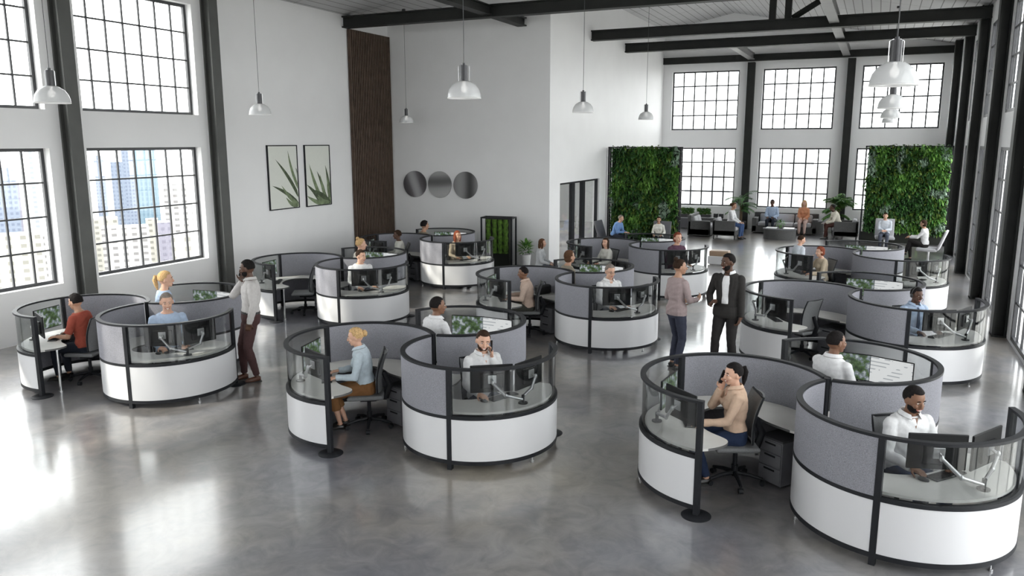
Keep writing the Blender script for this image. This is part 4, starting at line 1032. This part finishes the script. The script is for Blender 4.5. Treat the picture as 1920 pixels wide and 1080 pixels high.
_, inf = person(-1.95, 12.25, R(262), 'bearded man in dark suit and white shirt standing in the aisle', 'stand', s=1.10, skin='dark', hair='black', style='short', top=('charcoal_suit', (.030, .028, .027)), bottom=('black_trousers', (.022, .020, .020)), lean=-1, hyaw=-38, hpitch=4, beard=True,
       lh=(.08, .25, .90), lhd=((.2, -.3, -1), (0, -1, 0)), rh=(.20, -.20, 1.13), rhd=((.5, .5, .5), (0, 1, -.2)), res=.010, smile=True, extra=('jacket',), feet=((-.02, .13), (.05, -.14)), group=SG)
person(-7.62, 18.3, R(15), 'brown-haired woman in grey-white top sitting by the white wall corner', 'sit', s=.90, lean=4, seat=.38, sex='f', skin='fair', hair='brown', style='long', top=('white_grey', (.55, .56, .58)), bottom=('slate', (.08, .09, .12)), res=.014, group='people in the office')
CORNER = 1
# middle rows
sitter('D', 1, -.05, -.03, -8, 'dark-haired man in white shirt in the right bay of leaf-print side cluster', s=1.08, skin='fair', hair='darkbrown', style='short', top=('white_shirt', (.72, .72, .73)), bottom=('slate', (.08, .09, .12)), lean=3, hyaw=30, hpitch=6, seat=.48, res=.013, **desk_hands)
sitter('D', 2, -.10, .09, -40, 'blonde woman with a top bun and cream top, seen from behind', s=1.10, sex='f', skin='fair', hair='blonde', style='topbun', top=('cream', (.68, .64, .55)), bottom=('slate', (.08, .09, .12)), lean=3, hyaw=-10, seat=.50, res=.014, lh=(.34, .16, .74), rh=(.34, -.16, .74))
sitter('E', 0, -.06, .02, -10, 'short-haired person in cream pink shirt typing at the middle cluster', s=.95, skin='brown', hair='black', style='short', top=('cream_pink', (.60, .46, .38)), bottom=('olive_grey', (.07, .07, .06)), lean=8, hyaw=4, hpitch=8, seat=.45, res=.011, extra=('collar',), **desk_hands)
sitter('E', 1, -.03, .05, -12, 'grey-haired man with glasses and white shirt behind the glass', s=1.07, skin='fair', hair='grey', style='short', top=('white_shirt', (.72, .72, .73)), bottom=('slate', (.08, .09, .12)), lean=4, hyaw=-4, hpitch=10, seat=.48, res=.011, extra=('glasses', 'collar'), **desk_hands)
sitter('E', 2, -.14, .38, -45, 'brown-haired person seen from behind in the rear bay of middle cluster', s=1.08, sex='f', skin='tan', hair='brown', style='bob', top=('khaki', (.26, .23, .18)), bottom=('slate', (.08, .09, .12)), lean=3, seat=.50, res=.014, lh=(.34, .16, .74), rh=(.34, -.16, .74))
sitter('F', 1, -.05, .01, -22, 'man with headset and tie in light blue shirt behind the glass', s=1.0, skin='dark', hair='black', style='short', top=('light_blue', (.42, .52, .68)), bottom=('slate', (.08, .09, .12)), lean=3, hyaw=4, hpitch=8, seat=.46, res=.011, extra=('headset', 'tie', 'collar'), **desk_hands)
_ = sitter('G', 0, .02, .18, 0, 'red-haired woman in beige top resting her hand on her face', s=.95, sex='f', skin='fair', hair='red', style='bob', top=('beige', (.48, .40, .30)), bottom=('slate', (.08, .09, .12)), lean=6, hpitch=8, seat=.45, res=.013, rh=(.24, -.08, .98), rhd=((-.1, .1, 1), (-1, .2, 0)), lh=(.36, .16, .715))
person(-1.52, 18.98, R(35), 'dark-haired man in white shirt sitting on the desk edge beside red-haired woman', 'stand', s=.86, skin='fair', hair='darkbrown', style='short', top=('pale_white', (.60, .64, .70)), bottom=('grey_trousers', (.10, .10, .11)), res=.013, hyaw=-10, hpitch=10)
sitter('H', 0, -.03, .16, 20, 'woman with dark long hair and white top in the glass-door side cluster', s=.95, sex='f', skin='fair', hair='darkbrown', style='long', top=('off_white', (.66, .65, .60)), bottom=('slate', (.08, .09, .12)), lean=3, hyaw=25, seat=.45, res=.013, **desk_hands)
sitter('H', 1, .10, .16, -20, 'red-haired person in dark top, right bay of glass-door side cluster', s=1.10, sex='f', skin='fair', hair='red', style='bob', top=('plum', (.10, .05, .08)), bottom=('slate', (.08, .09, .12)), lean=3, seat=.50, res=.015, lh=(.3, .16, .74), rh=(.3, -.16, .74))
sitter('I', 0, -.08, .0, -8, 'dark-skinned person in white top in the slat-panel side cluster', s=.99, skin='dark', hair='darkbrown', style='curly', top=('off_white', (.66, .65, .60)), bottom=('slate', (.08, .09, .12)), lean=4, seat=.46, res=.014, **desk_hands)
sitter('I', 1, -.04, .02, -20, 'woman with dark red hair and beige top behind the glass', s=1.01, sex='f', skin='tan', hair='red', style='long', top=('beige', (.48, .40, .30)), bottom=('slate', (.08, .09, .12)), lean=3, hyaw=10, seat=.46, res=.013, **desk_hands)
sitter('I', 2, -.18, .45, -50, 'curly dark-haired person in the rear bay before the round pictures', s=1.10, skin='tan', hair='black', style='afro', top=('khaki', (.26, .23, .18)), bottom=('slate', (.08, .09, .12)), lean=3, seat=.50, res=.015, lh=(.34, .16, .74), rh=(.34, -.16, .74))
chair_at('D', 0, -.10, .05, R(0), 'left empty ')
chair_at('F', 0, -.06, -.12, R(-62), 'left empty ')

a = MB(); a.rbox((0, 0, .17), (.46, .46, .34), .05, 0, 4); o = a.build('pouf', M['chairfab'], None, True); o.location = (-7.64, 18.3, 0); tag(o, 'grey pouf under the brown-haired woman by the white wall corner', 'stool')
# ------------------------------------------------------------------ pendant lamps
M['shade'] = mat('lamp_shade_white', (.74, .75, .76), .25, var=.01); M['shadein'] = mat('lamp_shade_inner', (.85, .85, .85), .5, var=.01)
M['shade'].node_tree.nodes['Principled BSDF'].inputs['Transmission Weight'].default_value = .0
M['shade'].node_tree.nodes['Principled BSDF'].inputs['Alpha'].default_value = .80
M['lampcyl'] = mat('lamp_socket_grey', (.05, .05, .055), .35, .2)
M['bulb'] = bpy.data.materials.new('lit_bulb'); M['bulb'].use_nodes = True
_b = M['bulb'].node_tree.nodes['Principled BSDF']; _b.inputs['Emission Color'].default_value = (1, .97, .92, 1); _b.inputs['Emission Strength'].default_value = 6
def pendant(d=.44):
    root = empty('pendant_lamp'); r = d / 2; h = d * .50
    prof = [(r, 0), (r * .985, h * .22), (r * .90, h * .50), (r * .72, h * .76), (r * .42, h * .95), (.055, h)]
    a = MB(); a.lathe((0, 0, 0), prof + [(p[0] - .006 if p[0] > .06 else p[0] - .006, p[1] - .006) for p in reversed(prof)], 36); a.build('lamp_shade', M['shade'], root, 'all')
    a = MB(); a.lathe((0, 0, 0), [(r, -.006), (r + .004, 0), (r, .008), (r - .008, 0), (r, -.006)], 36); a.build('rim', M['shadein'], root, 'all')
    a = MB(); a.cyl((0, 0), .052, h - .005, h + .20, 20); a.cyl((0, 0), .02, h + .20, h + .23, 12); a.build('socket_housing', M['lampcyl'], root, True)
    for s_ in (-1, 1): a = MB(); a.tube([(0, .068 * s_, h + .0), (0, .070 * s_, h + .19), (0, .03 * s_, h + .21)], .004, 6); a.build('bracket', M['chrome'], root, True)
    a = MB(); a.ell((0, 0, h * .55), (.045, .045, .05), None, 14, 10); a.cyl((0, 0), .02, h * .7, h + .0, 10); a.build('bulb', M['bulb'], root, True)
    return root
lamps = [(-10.73, 7.71, 1.07, 'white pendant lamp hanging in front of the first steel column at left'), (-11.57, 12.84, 1.0, 'white pendant lamp hanging before the wall with leaf prints'), (-12.62, 20.1, .93, 'small pendant lamp hanging above the round pictures'),
         (-4.88, 9.17, .97, 'large bright-rimmed pendant lamp hanging before the grey centre wall'), (-5.23, 14.69, .93, 'pendant lamp hanging right of the white wall corner'), (-5.43, 20.02, .88, 'small pendant lamp hanging left of the back windows'),
         (.09, 8.98, 1.04, 'largest white pendant lamp, nearest of the row at right'), (.16, 15.17, 1.05, 'second white pendant lamp of the row at right'), (.21, 21.37, 1.03, 'third white pendant lamp of the row at right'), (.24, 26.89, .96, 'farthest white pendant lamp of the row at right')]
for i, (x, y, s_, lab) in enumerate(lamps):
    o = place(pendant, 'lamp', (x, y, 4.15), PI / 2 + .4, lab, 'pendant lamp', 'pendant lamps'); o.scale = (s_, s_, s_)
    a = MB(); a.tube([(0, 0, .44), (0, 0, (zc(x) - 4.15) / s_)], .0045 / s_, 6); a.build('cord', M['cabinetd'], o)
    a = MB(); a.cyl((0, 0), .05 / s_, (zc(x) - 4.15 - .06) / s_, (zc(x) - 4.15) / s_, 16); a.build('ceiling_rose', M['dgrey'], o)

# ------------------------------------------------------------------ plants
def leaf(mb, p, d, up, ln, w, bend=.3, k=0):
    d = d.normalized(); sd = d.cross(up); sd = sd.normalized() if sd.length > 1e-4 else Vector((1, 0, 0)); n = sd.cross(d)
    a = p + d * ln * .35 + n * ln * .08; b_ = p + d * ln * .7 + n * ln * (.04 - bend * .3); c = p + d * ln * .95 - n * ln * bend
    vs = [p, a + sd * w, a - sd * w, b_ + sd * w * .75, b_ - sd * w * .75, c, a - n * w * .35, b_ - n * w * .3]
    mb.add(vs, [(0, 1, 6), (0, 6, 2), (1, 3, 7, 6), (6, 7, 4, 2), (3, 5, 7), (7, 5, 4)], k)
def living_wall(x0, x1, y, z0, z1, n, seed, label):
    rnd = random.Random(seed); root = empty('living_wall', ((x0 + x1) / 2, y, 0)); tag(root, label, 'plant wall', 'green living walls'); Wd = x1 - x0
    f = MB()
    for xx in (-Wd / 2, Wd / 2 - .05): f.b2(xx, xx + .05, -.16, -.11, 0, z1); f.b2(xx, xx + .05, .05, .10, 0, z1)
    f.b2(-Wd / 2, Wd / 2, -.16, -.11, z1 - .04, z1); f.b2(-Wd / 2, Wd / 2, .05, .10, z1 - .04, z1)
    for zz in np.arange(.3, z1, .33): f.b2(-Wd / 2, -Wd / 2 + .03, -.11, .05, zz, zz + .02); f.b2(Wd / 2 - .03, Wd / 2, -.11, .05, zz, zz + .02)
    f.build('frame', M['black'], root)
    f = MB(); f.b2(-Wd / 2 + .11, Wd / 2 - .09, -.05, .04, z0, z1 - .05); f.b2(-Wd / 2 + .05, Wd / 2 - .05, -.14, .06, 0.02, z0); f.build('planting_panel', M['soil'], root)
    g = MB()
    for i in range(n):
        px, pz = rnd.uniform(-Wd / 2 + .12, Wd / 2 - .08), rnd.uniform(z0 + .02, z1 + .02)
        v = mnoise.noise(Vector((px * 1.3 + seed, pz * 1.1, 0))); v2 = mnoise.noise(Vector((px * 2.2 + 9 + seed, pz * 1.9, 3)))
        if v2 > .36: k = 3; L_, w = rnd.uniform(.10, .17), .035
        elif v > .22: k = 2 if rnd.random() < .55 else 1; L_, w = rnd.uniform(.13, .22), .04
        elif v > -.02: k = rnd.choice((1, 1, 4, 0)); L_, w = rnd.uniform(.10, .18), .032
        elif v > -.25: k = rnd.choice((0, 0, 1, 4)); L_, w = rnd.uniform(.14, .24), .045
        else: k = rnd.choice((0, 0, 0, 1)); L_, w = rnd.uniform(.08, .14), .028
        dep = .03 + .11 * (mnoise.noise(Vector((px * 3, pz * 3, seed))) + .6)
        d = Vector((rnd.uniform(-.9, .9), -rnd.uniform(.45, 1.0), rnd.uniform(-.9, .55)))
        leaf(g, Vector((px, -.05 - dep * rnd.random(), pz)), d, Vector((0, 0, 1)), L_, w, rnd.uniform(.1, .6), k)
    tag(g.build('foliage', LEAF, root), kind='stuff')
living_wall(-8.42, -5.90, 26.45, .30, 3.42, 5200, 3, 'tall living wall of dark green leaves beside the glass door')
living_wall(-.40, 2.36, 31.15, .38, 3.44, 6200, 11, 'tall living wall of bright green leaves before the right back window')

# small moss screen
root = empty('moss_screen', (-9.82, 20.32, 0), R(6)); tag(root, 'low black-framed moss screen with vertical green ribs by centre wall', 'plant wall')
f = MB()
for xx in (-.48, .44):
    for yy in (-.02, .38): f.b2(xx, xx + .04, yy, yy + .04, 0, 1.46)
f.b2(-.48, .48, -.02, .02, 1.42, 1.46); f.b2(-.48, .48, .38, .42, 1.42, 1.46); f.b2(-.48, -.44, 0, .4, 1.42, 1.46); f.b2(.44, .48, 0, .4, 1.42, 1.46); f.build('frame', M['black'], root)
f = MB(); f.b2(-.34, .36, .06, .34, 0.0, 1.40); f.build('planter_body', M['soil'], root)
M['moss'] = mat('moss_green', (.06, .125, .014), .95, var=.55, scale=14, bump=.8, bscale=60)
for i, xx in enumerate((-.26, -.07, .10, .26)):
    f = MB(); n = 16
    f.tube([(xx, .06, .42 + .98 * k / n) for k in range(n + 1)], [.075 + .012 * math.sin(k * 1.7 + i) for k in range(n + 1)], 12); f.build('moss_rib', M['moss'], root, True)

def bush(root, c, r, n, seed, mats_, L_=(.08, .16), w=.02, upb=.3, name='foliage'):
    rnd = random.Random(seed); g = MB()
    for i in range(n):
        d = Vector((rnd.gauss(0, 1), rnd.gauss(0, 1), rnd.gauss(0, 1))).normalized(); p = Vector(c) + Vector((d.x * r[0], d.y * r[1], d.z * r[2])) * rnd.uniform(.45, 1)
        leaf(g, p, d + Vector((0, 0, upb)), Vector((0, 0, 1)), rnd.uniform(*L_), w, rnd.uniform(.0, .4), rnd.choice(mats_))
    return tag(g.build(name, LEAF, root), kind='stuff')
def palm(x, y, h, seed, label, nf=20, spread=.62, broad=False):
    rnd = random.Random(seed); root = empty('potted_palm', (x, y, 0)); tag(root, label, 'plant', 'potted palms')
    a = MB(); a.lathe((0, 0, 0), [(0, 0), (.17, 0), (.22, .42), (.20, .42), (.19, .38), (0, .38)], 24); a.build('pot', M['pot'], root, True)
    a = MB(); 
    for k in range(3): a.tube([(.03 * math.cos(k * 2.1), .03 * math.sin(k * 2.1), .36), (.05 * math.cos(k * 2.1), .05 * math.sin(k * 2.1), h * .62)], [.03, .022], 8)
    a.build('trunk', M['trunk'], root, True)
    for i in range(nf):
        w = 2 * PI * i / nf * 2.4 + rnd.uniform(-.2, .2); el = rnd.uniform(.15, 1.25); L_ = spread * rnd.uniform(.75, 1.1); z0 = h * rnd.uniform(.42, .70)
        g = MB(); pts = []
        for k in range(9):
            t = k / 8; r_ = L_ * t * math.cos(el * (1 - .4 * t)); z = z0 + L_ * (math.sin(el) * t * 1.25 - .55 * t * t); pts.append(Vector((r_ * math.cos(w), r_ * math.sin(w), z)))
        g.tube(pts, [.008 - .0006 * k for k in range(9)], 5)
        for k in range(1, 9):
            for sg in (-1, 1):
                d = (pts[k] - pts[k - 1]).normalized(); sd = d.cross(Vector((0, 0, 1))).normalized() * sg
                for f_ in (0, .5): leaf(g, pts[k] - (pts[k] - pts[k - 1]) * f_, d * .8 + sd * .7 - Vector((0, 0, .25)), Vector((0, 0, 1)), (.22 if not broad else .26) * (1 - .05 * k), .013 if not broad else .026, .35, rnd.choice((0, 1, 1, 2) if broad else (0, 0, 1)))
        g.build('frond', LEAF, root)
palm(-4.85, 32.75, 1.95, 5, 'tall spiky palm in dark pot before the left back column', 22, .66)
palm(-1.22, 32.75, 1.95, 8, 'bushy palm in dark pot before the right back column', 24, .60, True)
root = empty('potted_plant', (-9.03, 20.62, 0)); tag(root, 'small bright green plant in white pot by the white wall corner', 'plant')
a = MB(); a.lathe((0, 0, 0), [(0, 0), (.12, 0), (.16, .40), (.14, .40), (.13, .36), (0, .36)], 24); a.build('pot', M['whitepot'], root, True)
a = MB(); a.cyl((0, 0), .13, .33, .37, 20); a.build('soil', M['soil'], root); bush(root, (0, 0, .58), (.14, .14, .18), 110, 4, (2, 2, 1), (.12, .2), .028, .8)

# ------------------------------------------------------------------ lounge
LG = 'dark wicker lounge seats'
def armchair(x, y, rz, w=.82, label='', legs=.14):
    """faces +x; origin under the seat centre"""
    root = empty('lounge_chair', (x, y, 0), rz); tag(root, label, 'armchair', LG)
    a = MB(); a.rbox((0, 0, legs + .10), (.86, w, .20), .02); a.build('base', M['sofa'], root)
    a = MB(); a.rbox((-.39, 0, legs + .30), (.10, w, .56), .02); a.build('backrest', M['sofa'], root)
    for s_ in (-1, 1): a = MB(); a.rbox((-.02, s_ * (w / 2 - .035), legs + .28), (.82, .07, .54), .02); a.build('arm', M['sofa'], root)
    a = MB(); a.rbox((.06, 0, legs + .26), (.80, w - .15, .14), .05, 0, 4); a.build('seat_cushion', M['cushion'], root, True)
    a = MB(); Mx = Matrix.Rotation(R(-14), 3, 'Y'); a.rbox((-.27, 0, legs + .46), (.14, w - .18, .36), .05, 0, 4, Mx); a.build('back_cushion', M['cushion'], root, True)
    for sx_ in (-1, 1):
        for sy_ in (-1, 1): a = MB(); a.b2(sx_ * .38 - .02, sx_ * .38 + .02, sy_ * (w / 2 - .05) - .02, sy_ * (w / 2 - .05) + .02, 0, legs + .02); a.build('leg', M['dgrey'], root)
    return root
armchair(-4.99, 30.22, 0, label='dark armchair turned right under the woman in white and jeans')
armchair(-.88, 31.62 - .0, PI, label='dark armchair turned left under the man in cream shirt')
def sofa(name, x, y, rz, L_, label, back=.78, cm='cushion', seats=3):
    root = empty(name, (x, y, 0), rz); tag(root, label, 'sofa', 'lounge sofas')
    a = MB(); a.rbox((0, 0, .16), (.84, L_, .28), .03); a.build('base', M['sofa'], root)
    a = MB(); a.rbox((-.36, 0, .42), (.14, L_, back - .06), .03); a.build('backrest', M['sofa'], root)
    for s_ in (-1, 1): a = MB(); a.rbox((0, s_ * (L_ / 2 - .10), .32), (.84, .20, .56), .03); a.build('arm', M['sofa'], root)
    n = seats; w = (L_ - .42) / n
    for k in range(n):
        yy = -L_ / 2 + .21 + w * (k + .5)
        a = MB(); a.rbox((.06, yy, .36), (.72, w - .02, .14), .05, 0, 4); a.build('seat_cushion', M[cm], root, True)
        a = MB(); a.rbox((-.24, yy, .56), (.16, w - .03, .34), .06, 0, 4, Matrix.Rotation(R(-14), 3, 'Y')); a.build('back_cushion', M[cm], root, True)
    return root
sofa('sofa', -3.15, 32.95, -PI / 2, 2.45, 'long dark sofa under the middle back window', seats=3)
sofa('chaise_sofa', -6.05, 31.15, 0, 1.55, 'dark sofa with pale cushions at left of the lounge, facing right', .84, 'cushion', 2)
root = empty('coffee_table', (-3.12, 30.85, 0)); tag(root, 'oval dark wicker coffee table with white trays in the lounge', 'table')
a = MB(); n = 40; ov = lambda rx, ry: [(rx * math.cos(2 * PI * k / n), ry * math.sin(2 * PI * k / n)) for k in range(n)]
a.prism(ov(.58, .44), 0, .36); a.build('drum_base', M['sofa'], root); a = MB(); a.prism(ov(.61, .47), .36, .395); a.build('top', M['cushiond'], root)
for xx, lab in ((-.30, 'left white tray on the oval coffee table'), (.32, 'right white tray on the oval coffee table')):
    a = MB(); a.rbox((0, 0, .012), (.38, .44, .022), .008); o = a.build('tray', M['white']); o.location = (-3.12 + xx, 30.85, .395); tag(o, lab, 'tray', 'white trays on the coffee table')
root = empty('potted_plant', (-3.10, 30.85, .395)); tag(root, 'small green plant on the oval coffee table', 'plant')
a = MB(); a.lathe((0, 0, 0), [(0, 0), (.06, 0), (.075, .09), (.065, .09), (0, .08)], 16); a.build('pot', M['pot'], root, True); bush(root, (0, 0, .18), (.13, .13, .11), 120, 6, (1, 2, 3), (.07, .13), .018)
root = empty('side_table', (-1.93, 32.75, 0)); tag(root, 'round dark side table between sofa and bushy palm', 'table')
a = MB(); a.cyl((0, 0), .22, 0, .52, 28); a.build('drum_base', M['sofa'], root, True); a = MB(); a.cyl((0, 0), .235, .52, .55, 28); a.build('top', M['cushiond'], root, True)
a = MB(); a.lathe((0, 0, 0), [(0, 0), (.05, 0), (.06, .05), (.05, .05), (0, .02)], 16); o = a.build('bowl', M['white'], None, True); o.location = (-1.93, 32.75, .55); tag(o, 'small white bowl on the round dark side table', 'bowl')
# hedge planters on a low cabinet under the left back window
root = empty('low_cabinet', (-6.9, 33.25, 0)); tag(root, 'low grey cabinet under the left back window holding two hedges', 'cabinet')
a = MB(); a.rbox((0, 0, .22), (2.5, .40, .42), .01); a.build('body', M['cushiond'], root); a = MB(); a.rbox((0, 0, .445), (2.54, .44, .03), .008); a.build('top', M['cushion'], root)
for xx, lab in ((-7.10, 'left boxwood hedge planter under the left back window'), (-6.42, 'right boxwood hedge planter under the left back window')):
    root = empty('hedge_planter', (xx, 33.2, .46)); tag(root, lab, 'plant', 'hedge planters'); a = MB(); a.rbox((0, 0, .07), (.58, .26, .14), .01); a.build('planter_box', M['pot'], root)
    rnd = random.Random(7); g = MB()
    for i in range(700):
        p = Vector((rnd.uniform(-.28, .28), rnd.uniform(-.13, .10), rnd.uniform(.13, .36))); leaf(g, p, Vector((rnd.uniform(-.5, .5), -rnd.uniform(0, .8), rnd.uniform(.2, 1))), Vector((0, 1, 0.1)), rnd.uniform(.05, .09), .014, .2, rnd.choice((1, 1, 4, 0)))
    tag(g.build('foliage', LEAF, root), kind='stuff')
for k, (xx, lab) in enumerate(((-5.72, 'dark box on the low cabinet, left one of two'), (-5.50, 'dark box on the low cabinet, right one of two'))):
    a = MB(); a.rbox((0, 0, .10), (.17, .15, .20), .01); o = a.build('storage_box', M['dgrey']); o.location = (xx - .2, 33.2, .46); tag(o, lab, 'box', 'dark boxes on the low cabinet')
# pale shell chairs
def shell_chair(x, y, rz, label, rec=22, m='cushion'):
    root = empty('shell_chair', (x, y, 0), rz); tag(root, label, 'armchair', 'pale lounge chairs')
    a = MB(); a.rbox((.04, 0, .38), (.56, .60, .10), .04, 0, 4); a.build('seat', M[m], root, True)
    Mx = Matrix.Rotation(R(-rec), 3, 'Y'); a = MB(); a.rbox(tuple(Vector((-.26, 0, .42)) + Mx @ Vector((0, 0, .27))), (.07, .60, .62), .03, 0, 4, Mx); a.build('backrest', M[m], root, True)
    a = MB(); a.cyl((0, 0), .03, .03, .34, 12); a.lathe((0, 0, 0), [(0, 0), (.26, 0), (.26, .012), (.03, .035), (0, .035)], 24); a.build('pedestal', M['chrome'], root, True)
    return root
shell_chair(.42, 29.45, -PI / 2 + .05, 'pale grey lounge chair under the man before right living wall', 12)
shell_chair(1.62, 26.75, PI - .15, 'pale grey reclined chair under the woman in white top and black trousers', 19)
shell_chair(-8.02, 25.35, -.1, 'grey blue lounge chair under the man in blue shirt', 18, 'cushiond')
shell_chair(-6.36, 25.55, -PI / 2, 'dark lounge chair under the woman before the left living wall', 12, 'cushiond')
root = empty('storage_ottoman', (-4.05, 23.65, 0)); tag(root, 'low white bench with tan leather top beside glass-door side cluster', 'bench')
a = MB(); a.rbox((0, 0, .14), (.62, .45, .24), .02); a.build('base', M['white'], root); a = MB(); a.rbox((0, 0, .33), (.56, .40, .16), .03); a.build('leather_top', M['tan'], root, True)
LP = 'people sitting in the lounge'
person(-4.85, 30.22, R(-8), 'woman in white top and blue jeans sitting in profile on dark armchair', 'sit', s=1.0, sex='f', skin='tan', hair='brown', style='bun', top=('white_shirt', (.72, .72, .73)), bottom=('blue_jeans', (.05, .09, .20)), lean=8, hpitch=8, seat=.47, res=.016, group=LP, lh=(.36, .1, .62), rh=(.36, -.1, .62))
person(-3.62, 32.75, R(-95), 'man in light blue shirt with dark trousers sitting on the long sofa', 'sit', s=1.02, skin='dark', hair='black', style='short', top=('light_blue', (.42, .52, .68)), bottom=('darknavy', (.02, .024, .035)), lean=14, hpitch=5, seat=.45, res=.016, group=LP, lh=(.34, .08, .66), rh=(.34, -.10, .66))
person(-2.45, 32.75, R(-92), 'blonde woman in orange top and pale trousers sitting on the long sofa', 'sit', s=1.0, sex='f', skin='fair', hair='blonde', style='long', top=('orange', (.60, .27, .15)), bottom=('blush', (.62, .45, .40)), lean=6, seat=.45, res=.016, group=LP, lh=(.32, .06, .66), rh=(.32, -.06, .66))
person(-1.12, 31.62, R(196), 'man in cream shirt and brown trousers leaning forward on dark armchair', 'sit', s=1.0, skin='dark', hair='black', style='short', top=('cream', (.68, .64, .55)), bottom=('maroon', (.07, .03, .025)), lean=24, seat=.46, res=.016, group=LP, lh=(.46, .06, .60), rh=(.46, -.08, .60), feet=((.50, .10), (.38, -.10)))
person(.40, 29.38, R(-92), 'man in pale blue-white shirt with clasped hands before right living wall', 'sit', s=.92, skin='fair', hair='darkbrown', style='short', top=('pale_white', (.60, .64, .70)), bottom=('slate', (.08, .09, .12)), lean=14, hpitch=10, seat=.44, res=.016, group=LP, lh=(.30, .03, .66), rh=(.30, -.03, .66))
person(1.50, 26.75, R(172), 'woman in white top and black trousers sitting in profile with legs crossed', 'sit', s=.92, sex='f', skin='tan', hair='darkbrown', style='bob', top=('white_shirt', (.72, .72, .73)), bottom=('black_trousers', (.022, .020, .020)), lean=6, hpitch=10, seat=.44, res=.014, group=LP, lh=(.42, .06, .72), rh=(.40, -.06, .74), feet=((.55, .02, .16), (.40, -.04)))
person(-7.85, 25.33, R(-12), 'fair-haired man in blue shirt leaning forward beside left living wall', 'sit', s=.92, skin='fair', hair='grey', style='short', top=('blue', (.16, .28, .52)), bottom=('darknavy', (.02, .024, .035)), lean=24, hpitch=8, seat=.43, res=.016, group=LP, lh=(.42, .08, .62), rh=(.42, -.06, .64))
person(-6.36, 25.45, R(-84), 'woman in white top sitting before the left living wall', 'sit', s=.84, sex='f', skin='tan', hair='darkbrown', style='bob', top=('off_white', (.66, .65, .60)), bottom=('darknavy', (.02, .024, .035)), lean=6, seat=.43, res=.016, group=LP)
# black bag on the return desk of the middle cluster
x, y, an = inpod('E', 0, -.42, -.50); root = empty('bag', (x, y, ZD), an + R(-60)); tag(root, 'black bag on the desk in the left bay of the middle cluster', 'bag')
a = MB(); a.rbox((0, 0, .09), (.16, .34, .18), .04); a.build('body', M['shoe'], root, True); a = MB(); a.tube([(0, -.08, .17), (0, -.06, .23), (0, .06, .23), (0, .08, .17)], .009, 8); a.build('handle', M['shoe'], root, True)
# meeting room behind the glass door
def simple_chair(x, y, rz, lab):
    root = empty('meeting_chair', (x, y, 0), rz); tag(root, lab, 'chair', 'black chairs behind the glass door')
    a = MB(); a.rbox((0, 0, .45), (.46, .46, .05), .02); a.build('seat', M['chairfab'], root); a = MB(); a.rbox((-.22, 0, .72), (.04, .44, .42), .02); a.build('backrest', M['chairfab'], root)
    for sx_ in (-1, 1):
        for sy_ in (-1, 1): a = MB(); a.tube([(sx_ * .2, sy_ * .21, 0), (sx_ * .2, sy_ * .21, .44 if sx_ > 0 else .55)], .014, 8); a.build('leg', M['black'], root)
    return root
simple_chair(-9.9, 24.0, R(200), 'black chair nearest the glass door in the meeting room')
simple_chair(-10.3, 25.6, R(180), 'black chair farther back in the meeting room behind the glass')
root = empty('meeting_table', (-11.2, 24.2, 0)); tag(root, 'dark table in the meeting room behind the glass door', 'table')
a = MB(); a.rbox((0, 0, .72), (1.6, 3.0, .04), .01); a.build('top', M['cushiond'], root)
for s_ in (-1, 1): a = MB(); a.b2(-.05, .05, s_ * 1.1 - .05, s_ * 1.1 + .05, 0, .70); a.build('leg', M['black'], root)
